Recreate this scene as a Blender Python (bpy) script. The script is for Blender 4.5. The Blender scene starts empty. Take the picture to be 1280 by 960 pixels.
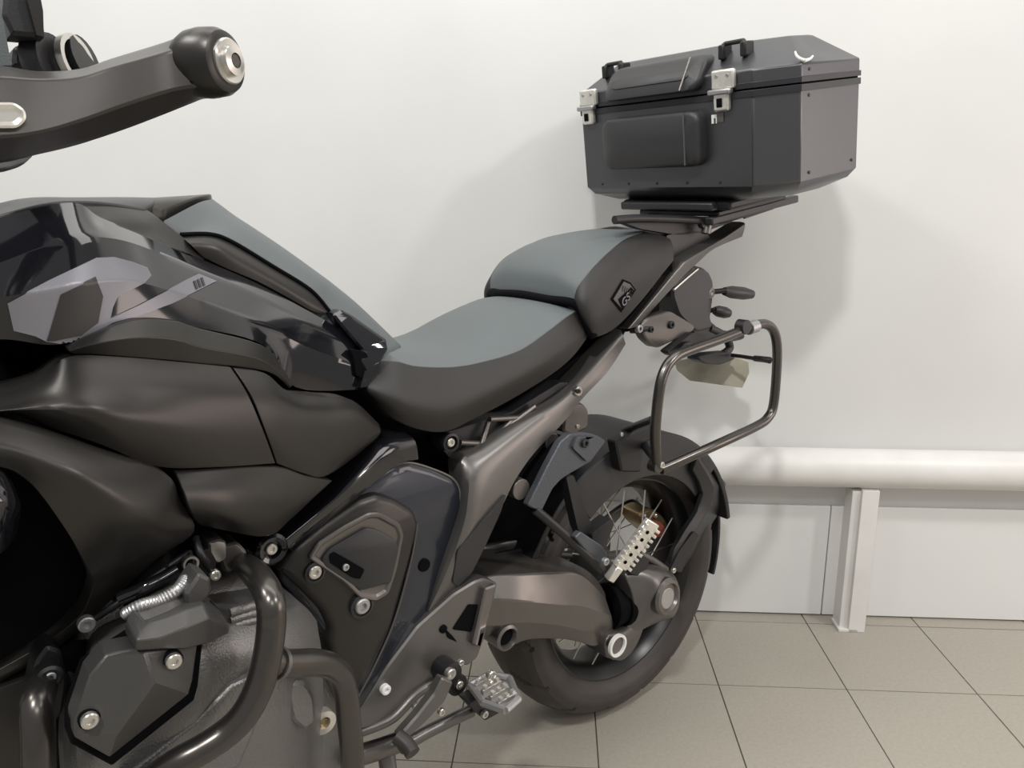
import bpy, bmesh, math, random
from mathutils import Vector, Matrix, geometry
from mathutils.bvhtree import BVHTree
random.seed(7)
sc = bpy.context.scene
col = sc.collection

# ------------------------------------------------------------------ camera
FPX, PITCH, YAW, CAMH = 955.6, math.radians(12.561), math.radians(3.423), 1.10
cF = Vector((-math.sin(YAW)*math.cos(PITCH), math.cos(YAW)*math.cos(PITCH), -math.sin(PITCH)))
cR = cF.cross(Vector((0, 0, 1))).normalized()
cU = cR.cross(cF)
cO = Vector((0, 0, CAMH))
cam = bpy.data.cameras.new('camera')
co = bpy.data.objects.new('camera', cam); col.objects.link(co)
co.matrix_world = Matrix.Translation(cO) @ Matrix((cR, cU, -cF)).transposed().to_4x4()
cam.sensor_fit = 'HORIZONTAL'; cam.sensor_width = 36; cam.lens = FPX/1280*36
cam.clip_start = .02
sc.camera = co
# ------------------------------------------------------------------ light
w = bpy.data.worlds.new('world'); sc.world = w; w.use_nodes = True
w.node_tree.nodes['Background'].inputs[0].default_value = (1.0, .985, .97, 1)
w.node_tree.nodes['Background'].inputs[1].default_value = .43
def area(name, loc, tgt, power, sx, sy, colr=(1, .975, .945)):
    l = bpy.data.lights.new(name, 'AREA'); l.energy = power; l.shape = 'RECTANGLE'
    l.size = sx; l.size_y = sy; l.color = colr
    o = bpy.data.objects.new(name, l); col.objects.link(o); o.location = loc
    o.rotation_euler = (Vector(tgt)-Vector(loc)).to_track_quat('-Z', 'Y').to_euler()
    return o
area('ceiling_spot_lamp', (-.42, -.95, 3.3), (.3, 2.0, .6), 68, .22, .22)
area('ceiling_spot_lamp', (2.3, .25, 2.9), (.3, 2.0, .8), 36, .22, .22)
area('warm_side_fill', (3.5, .95, 1.15), (0, 1.0, .9), 40, 1.5, 1.5, (1, .85, .78))  # added warm area light on the right, unseen; gives side panels their sheen
area('overhead_fill', (-1.8, .2, 3.3), (-1.2, 1.0, 0), 60, 1.2, .3)  # added overhead fill to brighten the left side
area('overhead_fill', (1.6, -1.8, 3.3), (1.2, -1.0, 0), 30, 1.2, .3)  # added overhead fill behind the camera, for highlights on the tubes
area('overhead_fill', (.1, 1.35, 3.4), (.1, 1.3, 0), 40, 3.4, .8)  # added wide overhead light, placed to put a highlight on the tank bevel
sc.view_settings.view_transform = 'Standard'
sc.view_settings.look = 'None'
sc.view_settings.exposure = -0.35
sc.view_settings.gamma = 1

# ------------------------------------------------------------------ materials
MT = {}
def mat(name, c, rough=.5, metal=0., bump=0., bscale=200., vary=0., vscale=5., coat=0., emis=None, spec=None):
    m = bpy.data.materials.new(name); m.use_nodes = True
    nt = m.node_tree; b = nt.nodes['Principled BSDF']
    b.inputs['Base Color'].default_value = (*c, 1)
    b.inputs['Roughness'].default_value = rough
    b.inputs['Metallic'].default_value = metal
    if spec is not None: b.inputs['Specular IOR Level'].default_value = spec
    if coat: b.inputs['Coat Weight'].default_value = coat; b.inputs['Coat Roughness'].default_value = .05
    tc = nt.nodes.new('ShaderNodeTexCoord')
    if vary:
        n = nt.nodes.new('ShaderNodeTexNoise'); n.inputs['Scale'].default_value = vscale
        n.inputs['Detail'].default_value = 6
        nt.links.new(tc.outputs['Object'], n.inputs['Vector'])
        r = nt.nodes.new('ShaderNodeValToRGB')
        r.color_ramp.elements[0].position = .3; r.color_ramp.elements[1].position = .7
        r.color_ramp.elements[0].color = (*[x*(1-vary) for x in c], 1)
        r.color_ramp.elements[1].color = (*[min(1, x*(1+vary)) for x in c], 1)
        nt.links.new(n.outputs['Fac'], r.inputs['Fac']); nt.links.new(r.outputs['Color'], b.inputs['Base Color'])
    if bump:
        n2 = nt.nodes.new('ShaderNodeTexNoise'); n2.inputs['Scale'].default_value = bscale
        nt.links.new(tc.outputs['Object'], n2.inputs['Vector'])
        bp = nt.nodes.new('ShaderNodeBump'); bp.inputs['Strength'].default_value = bump
        bp.inputs['Distance'].default_value = .002
        nt.links.new(n2.outputs['Fac'], bp.inputs['Height']); nt.links.new(bp.outputs['Normal'], b.inputs['Normal'])
    MT[name] = m
    return m
mat('wall_paint', (.66, .668, .655), .32, vary=.03, vscale=2.5, bump=.02, bscale=6)
mat('panel_white', (.73, .74, .73), .35, vary=.02, vscale=3)
mat('rail_paint', (.70, .695, .67), .4, vary=.05, vscale=9, bump=.05, bscale=40)
mat('tile', (.35, .328, .28), .42, vary=.06, vscale=130, bump=.12, bscale=300)
mat('grout', (.13, .115, .095), .9)
mat('gloss_black', (.006, .006, .008), .08, coat=.5)
mat('blue_black', (.022, .026, .036), .24, .4, coat=.3)
mat('satin_dark', (.030, .028, .026), .36, .45, bump=.03, bscale=500)
mat('satin_grey', (.042, .0395, .037), .36, .6, bump=.03, bscale=500)
mat('guard_grey', (.06, .056, .054), .34, .6)
mat('head_plastic', (.075, .073, .071), .42, .4, bump=.15, bscale=500)
mat('graphite', (.17, .158, .148), .36, .75, bump=.05, bscale=400)
mat('frame_grey', (.15, .143, .136), .36, .7, bump=.04, bscale=500)
mat('cast_grey', (.21, .205, .20), .42, .7, bump=.5, bscale=450)
mat('black_plastic', (.009, .009, .010), .45, bump=.08, bscale=600)
mat('dark_plastic', (.022, .022, .024), .42, bump=.08, bscale=600)
mat('pure_dark', (.003, .003, .004), .8, spec=.08)  # near-black with little specular; also paints the shade of gaps and holes
mat('rubber', (.034, .029, .027), .5, bump=.1, bscale=300, vary=.15, vscale=20)
mat('seat_black', (.017, .0155, .0145), .5, bump=.25, bscale=900)
mat('seat_grey', (.098, .113, .117), .55, bump=.2, bscale=900)
mat('silver', (.62, .60, .56), .28, .9)
mat('bright_metal', (.80, .78, .72), .3, .75, vary=.1, vscale=60)
mat('worn_alloy', (.42, .42, .42), .4, .8, bump=.2, bscale=200)
mat('decal_silver', (.21, .21, .235), .35, .3)
mat('decal_dark', (.022, .021, .020), .35)
mat('case_shell', (.12, .122, .13), .34, .85, bump=.06, bscale=700)
mat('case_trim', (.028, .028, .032), .32, .2)
mat('pad_leather', (.026, .026, .028), .45, bump=.15, bscale=600)
mat('white_mark', (.75, .75, .73), .4)
mat('plate_back', (.50, .47, .38), .45, vary=.12, vscale=20)
mat('caliper_gold', (.45, .33, .18), .35, .8)
mat('caliper_red', (.42, .12, .08), .45)
mat('tube_black', (.10, .093, .086), .27, .85)
mat('rim_black', (.008, .008, .009), .3)
mat('bracket_blue', (.085, .092, .105), .4, .5, bump=.3, bscale=500)
mat('lens_clear', (.10, .08, .07), .15)

# ------------------------------------------------------------------ bike frame of reference
TH = math.radians(43.0)
BF = Vector((-math.cos(TH), -math.sin(TH), 0)); BL = Vector((math.sin(TH), -math.cos(TH), 0)); BZ = Vector((0, 0, 1))
BC = Vector((.112, 1.602, 0))
def un(x, y, v):
    """bike-local point (forward, left, up) seen in the photograph at x, y that lies v metres left of the bike's middle plane"""
    r = cF + cR*((x-640)/FPX) - cU*((y-480)/FPX)
    o = cO-BC
    s = (v-o.dot(BL))/r.dot(BL)
    p = o+r*s
    return Vector((p.dot(BF), v, p.z))
def L3(p): return p if isinstance(p, Vector) else un(*p)
def mir(p): return Vector((p.x, -p.y, p.z))

# ------------------------------------------------------------------ mesh helpers
def link(name, bm, m, parent=None, bevel=0., smooth=35., seg=2):
    bmesh.ops.remove_doubles(bm, verts=bm.verts, dist=1e-6)
    bmesh.ops.recalc_face_normals(bm, faces=bm.faces)
    me = bpy.data.meshes.new(name)
    for f in bm.faces: f.smooth = smooth > 0
    if smooth > 0:
        a = math.radians(smooth)
        for e in bm.edges:
            if len(e.link_faces) == 2 and e.calc_face_angle(0) > a: e.smooth = False
    bm.to_mesh(me); bm.free()
    me.materials.append(MT[m])
    o = bpy.data.objects.new(name, me); col.objects.link(o)
    if parent: o.parent = parent
    if bevel:
        b = o.modifiers.new('bevel', 'BEVEL'); b.width = bevel; b.segments = seg
        b.limit_method = 'ANGLE'; b.angle_limit = math.radians(38)
    return o
def cr(p0, p1, p2, p3, t):
    return .5*((2*p1)+(p2-p0)*t+(2*p0-5*p1+4*p2-p3)*t*t+(3*p1-p0-3*p2+p3)*t**3)
def resamp(P, k, curve):
    out = []
    n = len(P)
    for i in range(n-1):
        for j in range(k):
            t = j/k
            if curve: out.append(cr(P[max(i-1, 0)], P[i], P[i+1], P[min(i+2, n-1)], t))
            else: out.append(P[i].lerp(P[i+1], t))
    out.append(P[-1])
    return out
def grid(rows, ku=5, kv=5, cu=True, cv=True):
    R = [resamp([L3(p) for p in r], ku, cu) for r in rows]
    cols = [resamp([r[j] for r in R], kv, cv) for j in range(len(R[0]))]
    return [[cols[j][i] for j in range(len(cols))] for i in range(len(cols[0]))]
BVH = {}
def sheet(name, rows, t, m, parent, ku=5, kv=5, cu=True, cv=True, mirror=False, bevel=.0015, back=None, key=None, smooth=35):
    G = grid(rows, ku, kv, cu, cv)
    def build(G, s):
        bm = bmesh.new()
        A = [[bm.verts.new(p) for p in r] for r in G]
        d = back if back is not None else Vector((0, -t, 0))
        d = Vector((d.x, d.y*s, d.z))
        B = [[bm.verts.new(p+d) for p in r] for r in G]
        n, k = len(G), len(G[0])
        for i in range(n-1):
            for j in range(k-1):
                bm.faces.new((A[i][j], A[i][j+1], A[i+1][j+1], A[i+1][j]))
                bm.faces.new((B[i][j], B[i+1][j], B[i+1][j+1], B[i][j+1]))
        for j in range(k-1):
            bm.faces.new((A[0][j], B[0][j], B[0][j+1], A[0][j+1]))
            bm.faces.new((A[-1][j], A[-1][j+1], B[-1][j+1], B[-1][j]))
        for i in range(n-1):
            bm.faces.new((A[i][0], A[i+1][0], B[i+1][0], B[i][0]))
            bm.faces.new((A[i][-1], B[i][-1], B[i+1][-1], A[i+1][-1]))
        if key: bmesh.ops.triangulate(bm, faces=bm.faces)
        if key and s == 1: BVH[key] = BVHTree.FromBMesh(bm)
        return link(name, bm, m, parent, 0 if key else bevel, smooth)
    o = build(G, 1)
    if mirror: build([[mir(p) for p in r] for r in G], -1)
    return o
def crown(name, near, centre, m, parent, t=.02, mid=None, ku=5, kv=6, bevel=.002, key=None, cu=True, smooth=40, drop=None):
    """surface over the bike's back: near edge, optional mid row, centre row and the mirror of both"""
    N = [L3(p) for p in near]; C = [L3(p) for p in centre]
    rows = [N]+([[L3(p) for p in mid]] if mid else [])+[C]
    far = [[mir(p) for p in r] for r in rows[:-1]][::-1]
    return sheet(name, rows+far, t, m, parent, ku, kv, cu, True, False, bevel, back=drop or Vector((0, 0, -t)), key=key, smooth=smooth)
def rnd(P, r, n=4):
    """round the corners of an outline of (x, y, ...) by r pixels"""
    out = []
    N = len(P)
    for i in range(N):
        a, b, c = [Vector(P[(i+k) % N]) for k in (-1, 0, 1)]
        ab = (a-b); cb = (c-b)
        la = Vector(ab[:2]).length; lc = Vector(cb[:2]).length
        ra = min(r, la*.45)/max(la, 1e-6); rc = min(r, lc*.45)/max(lc, 1e-6)
        s, e = b+ab*ra, b+cb*rc
        for k in range(n+1):
            t = k/n
            out.append(tuple(s*(1-t)**2+b*2*t*(1-t)+e*t*t))
    return out
def offset2(P, d):
    """inset a closed outline of bike-local points by d metres in the side plane"""
    n = len(P)
    ar = sum(P[i].x*P[(i+1) % n].z-P[(i+1) % n].x*P[i].z for i in range(n))
    s = 1 if ar > 0 else -1
    out = []
    for i in range(n):
        a, b, c = P[i-1], P[i], P[(i+1) % n]
        e1 = Vector((b.x-a.x, b.z-a.z)); e2 = Vector((c.x-b.x, c.z-b.z))
        if e1.length < 1e-7: e1 = e2
        if e2.length < 1e-7: e2 = e1
        e1.normalize(); e2.normalize()
        n1 = Vector((-e1.y, e1.x)); n2 = Vector((-e2.y, e2.x)); q = n1+n2
        if q.length < .3: q = n1
        q.normalize(); q = q/max(.5, q.dot(n1))
        out.append(Vector((b.x+q.x*d*s, b.y, b.z+q.y*d*s)))
    return out
def plate(name, outline, t, m, parent, v=None, rings=(), mirror=False, bevel=.0015, r=0, smooth=30, key=None):
    """solid plate parallel to the bike's side; rings = [(inset, rise)] shape its face"""
    P = [p if len(p) == 3 else (p[0], p[1], v) for p in outline]
    if r: P = rnd(P, r)
    P = [L3(tuple(p)) for p in P]
    def build(P, s):
        bm = bmesh.new()
        loops = [P]
        for ins, rise in rings:
            q = offset2(P, ins)
            loops.append([p+Vector((0, rise, 0)) for p in q])
        if s < 0: loops = [[mir(p) for p in l] for l in loops]
        back = [p+Vector((0, -t*s, 0)) for p in loops[0]]
        V = [[bm.verts.new(p) for p in l] for l in [back]+loops]
        n = len(P)
        for a, b in zip(V[:-1], V[1:]):
            for i in range(n):
                bm.faces.new((a[i], a[(i+1) % n], b[(i+1) % n], b[i]))
        for lp, vs in ((back, V[0]), (loops[-1], V[-1])):
            for tri in geometry.tessellate_polygon([[Vector((p.x, p.z, 0)) for p in lp]]):
                try: bm.faces.new([vs[i] for i in tri])
                except ValueError: pass
        bmesh.ops.dissolve_limit(bm, angle_limit=.01, verts=bm.verts, edges=bm.edges)
        if key and s == 1: BVH[key] = BVHTree.FromBMesh(bm)
        return link(name, bm, m, parent, bevel, smooth)
    o = build(P, 1)
    if mirror: build(P, -1)
    return o
def basis(axis, up=Vector((0, 0, 1))):
    a = axis.normalized()
    x = up.cross(a)
    if x.length < 1e-4: x = Vector((1, 0, 0)).cross(a)
    x.normalize()
    return Matrix((x, a.cross(x), a)).transposed()
def add_lathe(bm, prof, o, axis, seg=24):
    M = basis(axis); R = []
    for r, h in prof:
        R.append([bm.verts.new(o+M@Vector((r*math.cos(2*math.pi*i/seg), r*math.sin(2*math.pi*i/seg), h))) for i in range(seg)] if r > 1e-6 else [bm.verts.new(o+M@Vector((0, 0, h)))])
    for a, b in zip(R[:-1], R[1:]):
        for i in range(seg):
            j = (i+1) % seg
            if len(a) == 1 and len(b) == 1: continue
            if len(a) == 1: bm.faces.new((a[0], b[i], b[j]))
            elif len(b) == 1: bm.faces.new((a[i], a[j], b[0]))
            else: bm.faces.new((a[i], a[j], b[j], b[i]))
def lathe(name, prof, o, axis, m, parent, seg=24, bevel=0, smooth=35):
    bm = bmesh.new(); add_lathe(bm, prof, L3(o), axis, seg)
    return link(name, bm, m, parent, bevel, smooth)
AV = Vector((0, 1, 0))
def disc(name, o, r, h, m, parent, axis=AV, seg=24, bevel=.001):
    return lathe(name, [(0, -h), (r, -h), (r, 0), (0, 0)], o, axis, m, parent, seg, bevel)
def add_tube(bm, P, r, seg=12, taper=None, cap=True):
    n = len(P); R = []
    T = (P[1]-P[0]).normalized(); X = basis(T).col[0]
    for i in range(n):
        t = (P[min(i+1, n-1)]-P[max(i-1, 0)]).normalized()
        X = (X-t*X.dot(t)).normalized(); Y = t.cross(X)
        rr = r if taper is None else taper[0]+(taper[1]-taper[0])*i/(n-1)
        R.append([bm.verts.new(P[i]+(X*math.cos(2*math.pi*k/seg)+Y*math.sin(2*math.pi*k/seg))*rr) for k in range(seg)])
    for a, b in zip(R[:-1], R[1:]):
        for i in range(seg): bm.faces.new((a[i], a[(i+1) % seg], b[(i+1) % seg], b[i]))
    if cap: bm.faces.new(R[0][::-1]); bm.faces.new(R[-1])
def tube(name, pts, r, m, parent, seg=14, k=6, curve=True, mirror=False, taper=None):
    P = resamp([L3(p) for p in pts], k, curve)
    for s in ((1, -1) if mirror else (1,)):
        bm = bmesh.new(); add_tube(bm, P if s > 0 else [mir(p) for p in P], r, seg, taper)
        o = link(name, bm, m, parent, 0, 50)
        if s > 0: o1 = o
    return o1
def add_box(bm, o, X, Y, Z, sx, sy, sz):
    vs = []
    for a in (-1, 1):
        for b in (-1, 1):
            for c in (-1, 1): vs.append(bm.verts.new(o+X*a*sx/2+Y*b*sy/2+Z*c*sz/2))
    for f in ((0, 1, 3, 2), (4, 6, 7, 5), (0, 4, 5, 1), (2, 3, 7, 6), (0, 2, 6, 4), (1, 5, 7, 3)): bm.faces.new([vs[i] for i in f])
def box(name, o, size, m, parent, rot=None, bevel=.002):
    bm = bmesh.new(); R = rot or Matrix.Identity(3)
    add_box(bm, L3(o), R.col[0], R.col[1], R.col[2], *size)
    return link(name, bm, m, parent, bevel)
_bolt = {}
def bolt(o, r, parent, m='silver', axis=AV, name='bolt'):
    """socket-head bolt: a shared mesh scaled to r"""
    if m not in _bolt:
        bm = bmesh.new(); add_lathe(bm, [(0, -.6), (1, -.6), (1, .35), (.85, .5), (.5, .5), (.42, .1), (0, .1)], Vector((0, 0, 0)), Vector((0, 0, 1)), 18)
        ob = link(name, bm, m, parent); _bolt[m] = ob.data
    else:
        ob = bpy.data.objects.new(name, _bolt[m]); col.objects.link(ob); ob.parent = parent
    ob.location = L3(o); ob.scale = (r, r, r)
    ob.rotation_euler = basis(axis).to_euler()
    return ob
def on(key, x, y, off=.001):
    """bike-local point of an already built surface"""
    r = cF + cR*((x-640)/FPX) - cU*((y-480)/FPX)
    o = cO-BC
    ol = Vector((o.dot(BF), o.dot(BL), o.z)); d = Vector((r.dot(BF), r.dot(BL), r.z)).normalized()
    h = BVH[key].ray_cast(ol, d)
    if h[0] is None: return None
    n = h[1] if h[1].dot(d) < 0 else -h[1]
    return h[0]+n*off
def decal(name, outline, key, m, parent, off=.0012, step=6.0, r=0):
    P = rnd(outline, r, 3) if r else outline
    bm = bmesh.new()
    vs = [bm.verts.new((x, y, 0)) for x, y in P]
    for tri in geometry.tessellate_polygon([[Vector((x, y, 0)) for x, y in P]]): bm.faces.new([vs[i] for i in tri])
    for _ in range(6):
        es = [e for e in bm.edges if e.calc_length() > step]
        if not es: break
        bmesh.ops.subdivide_edges(bm, edges=es, cuts=1, use_grid_fill=False)
        bmesh.ops.triangulate(bm, faces=bm.faces)
    bad = []
    for v in bm.verts:
        q = on(key, v.co.x, v.co.y, off)
        if q is None: bad.append(v)
        else: v.co = q
    bmesh.ops.delete(bm, geom=bad, context='VERTS')
    old = list(bm.verts)
    bmesh.ops.extrude_face_region(bm, geom=bm.faces[:])
    for v in old: v.co.y -= off*.9
    return link(name, bm, m, parent, 0, 40)
def tag(o, label, cat, group=None):
    o['label'] = label; o['category'] = cat
    if group: o['group'] = group
def empty(name, loc, rz):
    o = bpy.data.objects.new(name, None); col.objects.link(o); o.location = loc; o.rotation_euler = (0, 0, rz)
    o.empty_display_size = .1
    return o
def X3(x, y, z): return Vector((x, y, z))
I3 = Matrix.Identity(3)

# ================================================================== the room
YW = 2.0104
TILE, XC, YC = .2998, .3955, 1.954
def structure(o): o['kind'] = 'structure'; return o
fl = structure(box('floor', X3(.15, .2, -.02), (6.6, 3.7, .034), 'grout', None, bevel=0))
def rect(name, x0, x1, y0, y1, z0, z1, m, parent, bevel=.002):
    return box(name, X3((x0+x1)/2, (y0+y1)/2, (z0+z1)/2), (x1-x0, y1-y0, z1-z0), m, parent, bevel=bevel)
g = .0016
tm = None
for j in range(0, 12):
    for i in range(-11, 10):
        x0 = XC+i*TILE
        if x0 < -3.1 or x0+TILE > 3.4: continue
        if j == 0: d = YW-.002-YC; y0 = YC
        else: d = TILE; y0 = YC-j*TILE
        if j == 0 or tm is None or j == 1 and i == -11: pass
        key = 'c' if j == 0 else 'f'
        if key not in BVH:
            bm = bmesh.new(); add_box(bm, X3(TILE/2, d/2, -.006), X3(1, 0, 0), X3(0, 1, 0), X3(0, 0, 1), TILE-2*g, d-2*g, .012)
            t = link('tile', bm, 'tile', fl, .0008); BVH[key] = t.data
            bv = True
        else:
            t = bpy.data.objects.new('tile', BVH[key]); col.objects.link(t); t.parent = fl
        t.location = (x0, y0, random.uniform(-.0003, .0003))
wall = structure(rect('wall_back', -3.2, 3.5, YW, YW+.12, 0, 3.3, 'wall_paint', None, bevel=0))
# lower white boards under the pipe rail
for a, b in ((-3.2, -1.45), (-1.447, -.02), (-.017, .7465), (.7495, 2.1), (2.103, 3.5)):
    rect('panel', a, b, YW-.012, YW+.002, .004, .326, 'panel_white', wall, .0015)
structure(rect('trim_1', -3.2, 3.5, YW-.004, YW+.001, .326, .40, 'wall_paint', None, .0008))
# guard rail
gr = empty('guard_rail', (.8, 1.94, 0), 0)
tag(gr, 'white painted round pipe rail running along the wall on a white post', 'rail')
ox = X3(-.8, -1.94, 0)
bm = bmesh.new(); add_tube(bm, [X3(x, 1.951, .452)+ox for x in (-3.1, -1, .3, 1, 2, 3.4)], .051, 32)
link('pipe', bm, 'rail_paint', gr, .002, 50)
for px in (.80, -1.6):
    pts = 0
    box('post', X3(px+.014, 1.921, .201)+ox, (.043, .012, .402), 'rail_paint', gr, bevel=.001)
    box('post_backing', X3(px-.012, 1.952, .20)+ox, (.032, .05, .392), 'rail_paint', gr, bevel=.001)
    box('foot', X3(px-.008, 1.945, .004)+ox, (.05, .06, .008), 'rail_paint', gr, bevel=.001)

# ================================================================== the motorcycle
MC = empty('motorcycle', BC, math.pi+TH)
tag(MC, 'black and grey adventure motorcycle standing parked in front of the white wall', 'motorcycle')

# ---- rear wheel
WR, AX = .316, X3(0, 0, .316)
wheel = None
def tyre():
    prof = [(.222, .058), (.235, .072), (.252, .082), (.272, .086), (.290, .080), (.303, .062), (.311, .038), (.3155, .014), (.316, 0)]
    prof = prof+[(r, -v) for r, v in prof[-2::-1]]+[(.222, -.05), (.222, 0), (.222, .05)]
    N = 288; bm = bmesh.new(); R = []
    pp = []
    for a, b in zip(prof[:16], prof[1:17]):
        for k in range(3): pp.append((a[0]+(b[0]-a[0])*k/3, a[1]+(b[1]-a[1])*k/3))
    pp += prof[16:]
    for i in range(N):
        a = 2*math.pi*i/N; ring = []
        for r, v in pp:
            rr = r
            if r > .286:
                ph = (i + (abs(v)*110 if v > 0 else abs(v)*110+9)) % 18
                if ph < 1.6 and abs(v) > .014: rr = r-.008
            ring.append(bm.verts.new(AX+X3(rr*math.cos(a), v, rr*math.sin(a))))
        R.append(ring)
    for i in range(N):
        A, B = R[i], R[(i+1) % N]
        for k in range(len(A)): bm.faces.new((A[k], A[(k+1) % len(A)], B[(k+1) % len(A)], B[k]))
    return link('tyre', bm, 'rubber', MC, 0, 30)
ty = tyre()
def ringpart(name, prof, m, parent, seg=96):
    bm = bmesh.new(); R = []
    for i in range(seg):
        a = 2*math.pi*i/seg
        R.append([bm.verts.new(AX+X3(r*math.cos(a), v, r*math.sin(a))) for r, v in prof])
    n = len(prof)
    for i in range(seg):
        A, B = R[i], R[(i+1) % seg]
        for k in range(n): bm.faces.new((A[k], A[(k+1) % n], B[(k+1) % n], B[k]))
    return link(name, bm, m, parent, 0, 35)
rim = ringpart('rim', [(.236, .066), (.236, .060), (.224, .056), (.216, .030), (.205, .022), (.205, -.022), (.216, -.030), (.224, -.056), (.236, -.060), (.236, -.066), (.226, -.066), (.212, -.052), (.200, -.03), (.197, 0), (.200, .03), (.212, .052), (.226, .066)], 'rim_black', MC)
hub = lathe('hub', [(0, -.075), (.055, -.075), (.055, -.062), (.04, -.055), (.036, 0), (.04, .055), (.055, .062), (.055, .075), (0, .075)], AX, AV, 'dark_plastic', MC, 32)
# spokes, laced in crossing pairs
bm = bmesh.new(); add_tube(bm, [X3(0, 0, 0), X3(0, 0, .5), X3(0, 0, 1)], .0017, 6)
sp0 = link('spoke', bm, 'silver', MC); first = True
for i in range(36):
    a = 2*math.pi*i/36+.05; side = 1 if i % 2 else -1
    da = .42*(1 if (i//2) % 2 else -1)
    p = AX+X3(.045*math.cos(a+da*2.2), .062*side, .045*math.sin(a+da*2.2)); q = AX+X3(.2*math.cos(a), .045*side, .2*math.sin(a))
    if first: o = sp0; first = False
    else: o = bpy.data.objects.new('spoke', sp0.data); col.objects.link(o); o.parent = MC
    d = q-p; o.location = p; o.rotation_euler = basis(d).to_euler(); o.scale = (1, 1, d.length)
bd = ringpart('brake_disc', [(.115, -.088), (.115, -.093), (.085, -.093), (.085, -.088)], 'silver', MC, 64)
# caliper on the far side
cal = plate('brake_caliper', [(797, 641), (812, 634), (826, 643), (834, 655), (830, 668), (818, 671), (808, 662), (800, 655)], .05, 'caliper_gold', MC, v=.02, rings=((.004, .006),), r=5)
cal['label'] = 'gold brake caliper'
plate('brake_pad', [(812, 655), (824, 651), (832, 660), (826, 672), (813, 668)], .02, 'caliper_red', cal, v=.035, r=4)
bolt((820, 645, .03), .006, cal, 'silver'); bolt((806, 645, .03), .005, cal, 'silver')
tube('brake_hose', [(745, 660, -.03), (765, 640, -.03), (790, 626, -.04), (806, 638, .01)], .004, 'black_plastic', MC)
plate('caliper_bracket', [(748, 655), (778, 634), (781, 640), (768, 655), (752, 661)], .02, 'worn_alloy', MC, v=-.04, r=2)

# ---- rear fender over the tyre
def arcplate(name, r0, r1, a0, a1, v0, v1, m, parent, n=28, bevel=.002, taper=0):
    bm = bmesh.new(); R = []
    for i in range(n+1):
        t = i/n; a = math.radians(a0+(a1-a0)*t)
        ri = r0+taper*abs(t-.5)
        R.append([bm.verts.new(AX+X3(rr*math.cos(a), v, rr*math.sin(a))) for rr, v in ((ri, v0), (r1, v0), (r1, v1), (ri, v1))])
    for A, B in zip(R[:-1], R[1:]):
        for k in range(4): bm.faces.new((A[k], A[(k+1) % 4], B[(k+1) % 4], B[k]))
    bm.faces.new(R[0]); bm.faces.new(R[-1][::-1])
    return link(name, bm, m, parent, bevel, 35)
arcplate('rear_fender', .326, .338, 20, 168, -.10, .10, 'black_plastic', MC, 40)
arcplate('fender_skirt', .245, .335, 52, 140, .094, .101, 'dark_plastic', MC, 30)
arcplate('fender_skirt', .262, .335, 40, 160, -.101, -.094, 'dark_plastic', MC, 30)
fb = plate('fender_mount', [(768, 552), (790, 540), (812, 532), (822, 530), (822, 548), (806, 552), (800, 590), (776, 590)], .02, 'black_plastic', MC, v=.125, rings=((.004, .003),), r=3)
bolt((777, 543, .13), .004, fb)
# angular mudguard behind the wheel
MG = [[(873, 556, .05), (893, 585, .06), (907, 604, .06), (905, 632, .065), (884, 664, .07), (868, 692, .08), (852, 712, .09)],
      [(872, 572, .12), (884, 592, .12), (893, 610, .12), (888, 632, .12), (872, 660, .125), (858, 686, .13), (848, 710, .13)],
      [(866, 588, .115), (874, 602, .115), (879, 618, .115), (872, 640, .115), (856, 664, .12), (843, 688, .125), (838, 708, .125)]]
sheet('mudguard', MG, .012, 'black_plastic', MC, 2, 2, False, False)
arcplate('mudguard_flap', .345, .353, 150, 196, -.075, .06, 'dark_plastic', MC, 14)
plate('mudguard_arm', [(850, 688), (868, 664), (874, 668), (858, 700), (852, 716), (838, 712)], .02, 'black_plastic', MC, v=.13, r=3)

# ---- swingarm and final drive
sw = sheet('swingarm', [
    [(592, 716, .10), (608, 708, .105), (645, 704, .115), (690, 703, .12), (722, 707, .125), (744, 722, .125), (757, 742, .12)],
    [(596, 728, .13), (612, 720, .135), (650, 718, .15), (695, 716, .155), (722, 718, .155), (742, 732, .15), (758, 750, .14)],
    [(600, 756, .15), (618, 750, .155), (655, 752, .17), (700, 756, .17), (728, 758, .165), (750, 765, .16), (765, 770, .15)],
    [(606, 782, .145), (624, 782, .15), (655, 778, .16), (700, 782, .16), (728, 788, .155), (750, 790, .15), (768, 786, .14)],
    [(610, 800, .12), (628, 812, .12), (660, 800, .13), (700, 799, .135), (725, 803, .135), (744, 808, .135), (762, 796, .13)]],
    .09, 'graphite', MC, 5, 2, True, False, bevel=.003, smooth=14)
lathe('pivot_sleeve', [(0, -.03), (.024, -.03), (.024, .006), (.019, .009), (.016, .002), (.016, -.012), (0, -.012)], (632, 796, .148), AV, 'graphite', sw, 28)
disc('pivot_recess', (632, 796, .149), .0155, .004, 'pure_dark', sw)
boot = None
for k, (x, y, r) in enumerate(((760, 757, .046), (768, 757, .040), (775, 755, .046), (783, 752, .040))):
    o = lathe('joint_boot', [(r*.6, -.012), (r, -.008), (r*1.03, 0), (r, .008), (r*.6, .012)], (x, y, .115), X3(1, -.05, .12), 'pure_dark', MC, 28)
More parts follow.
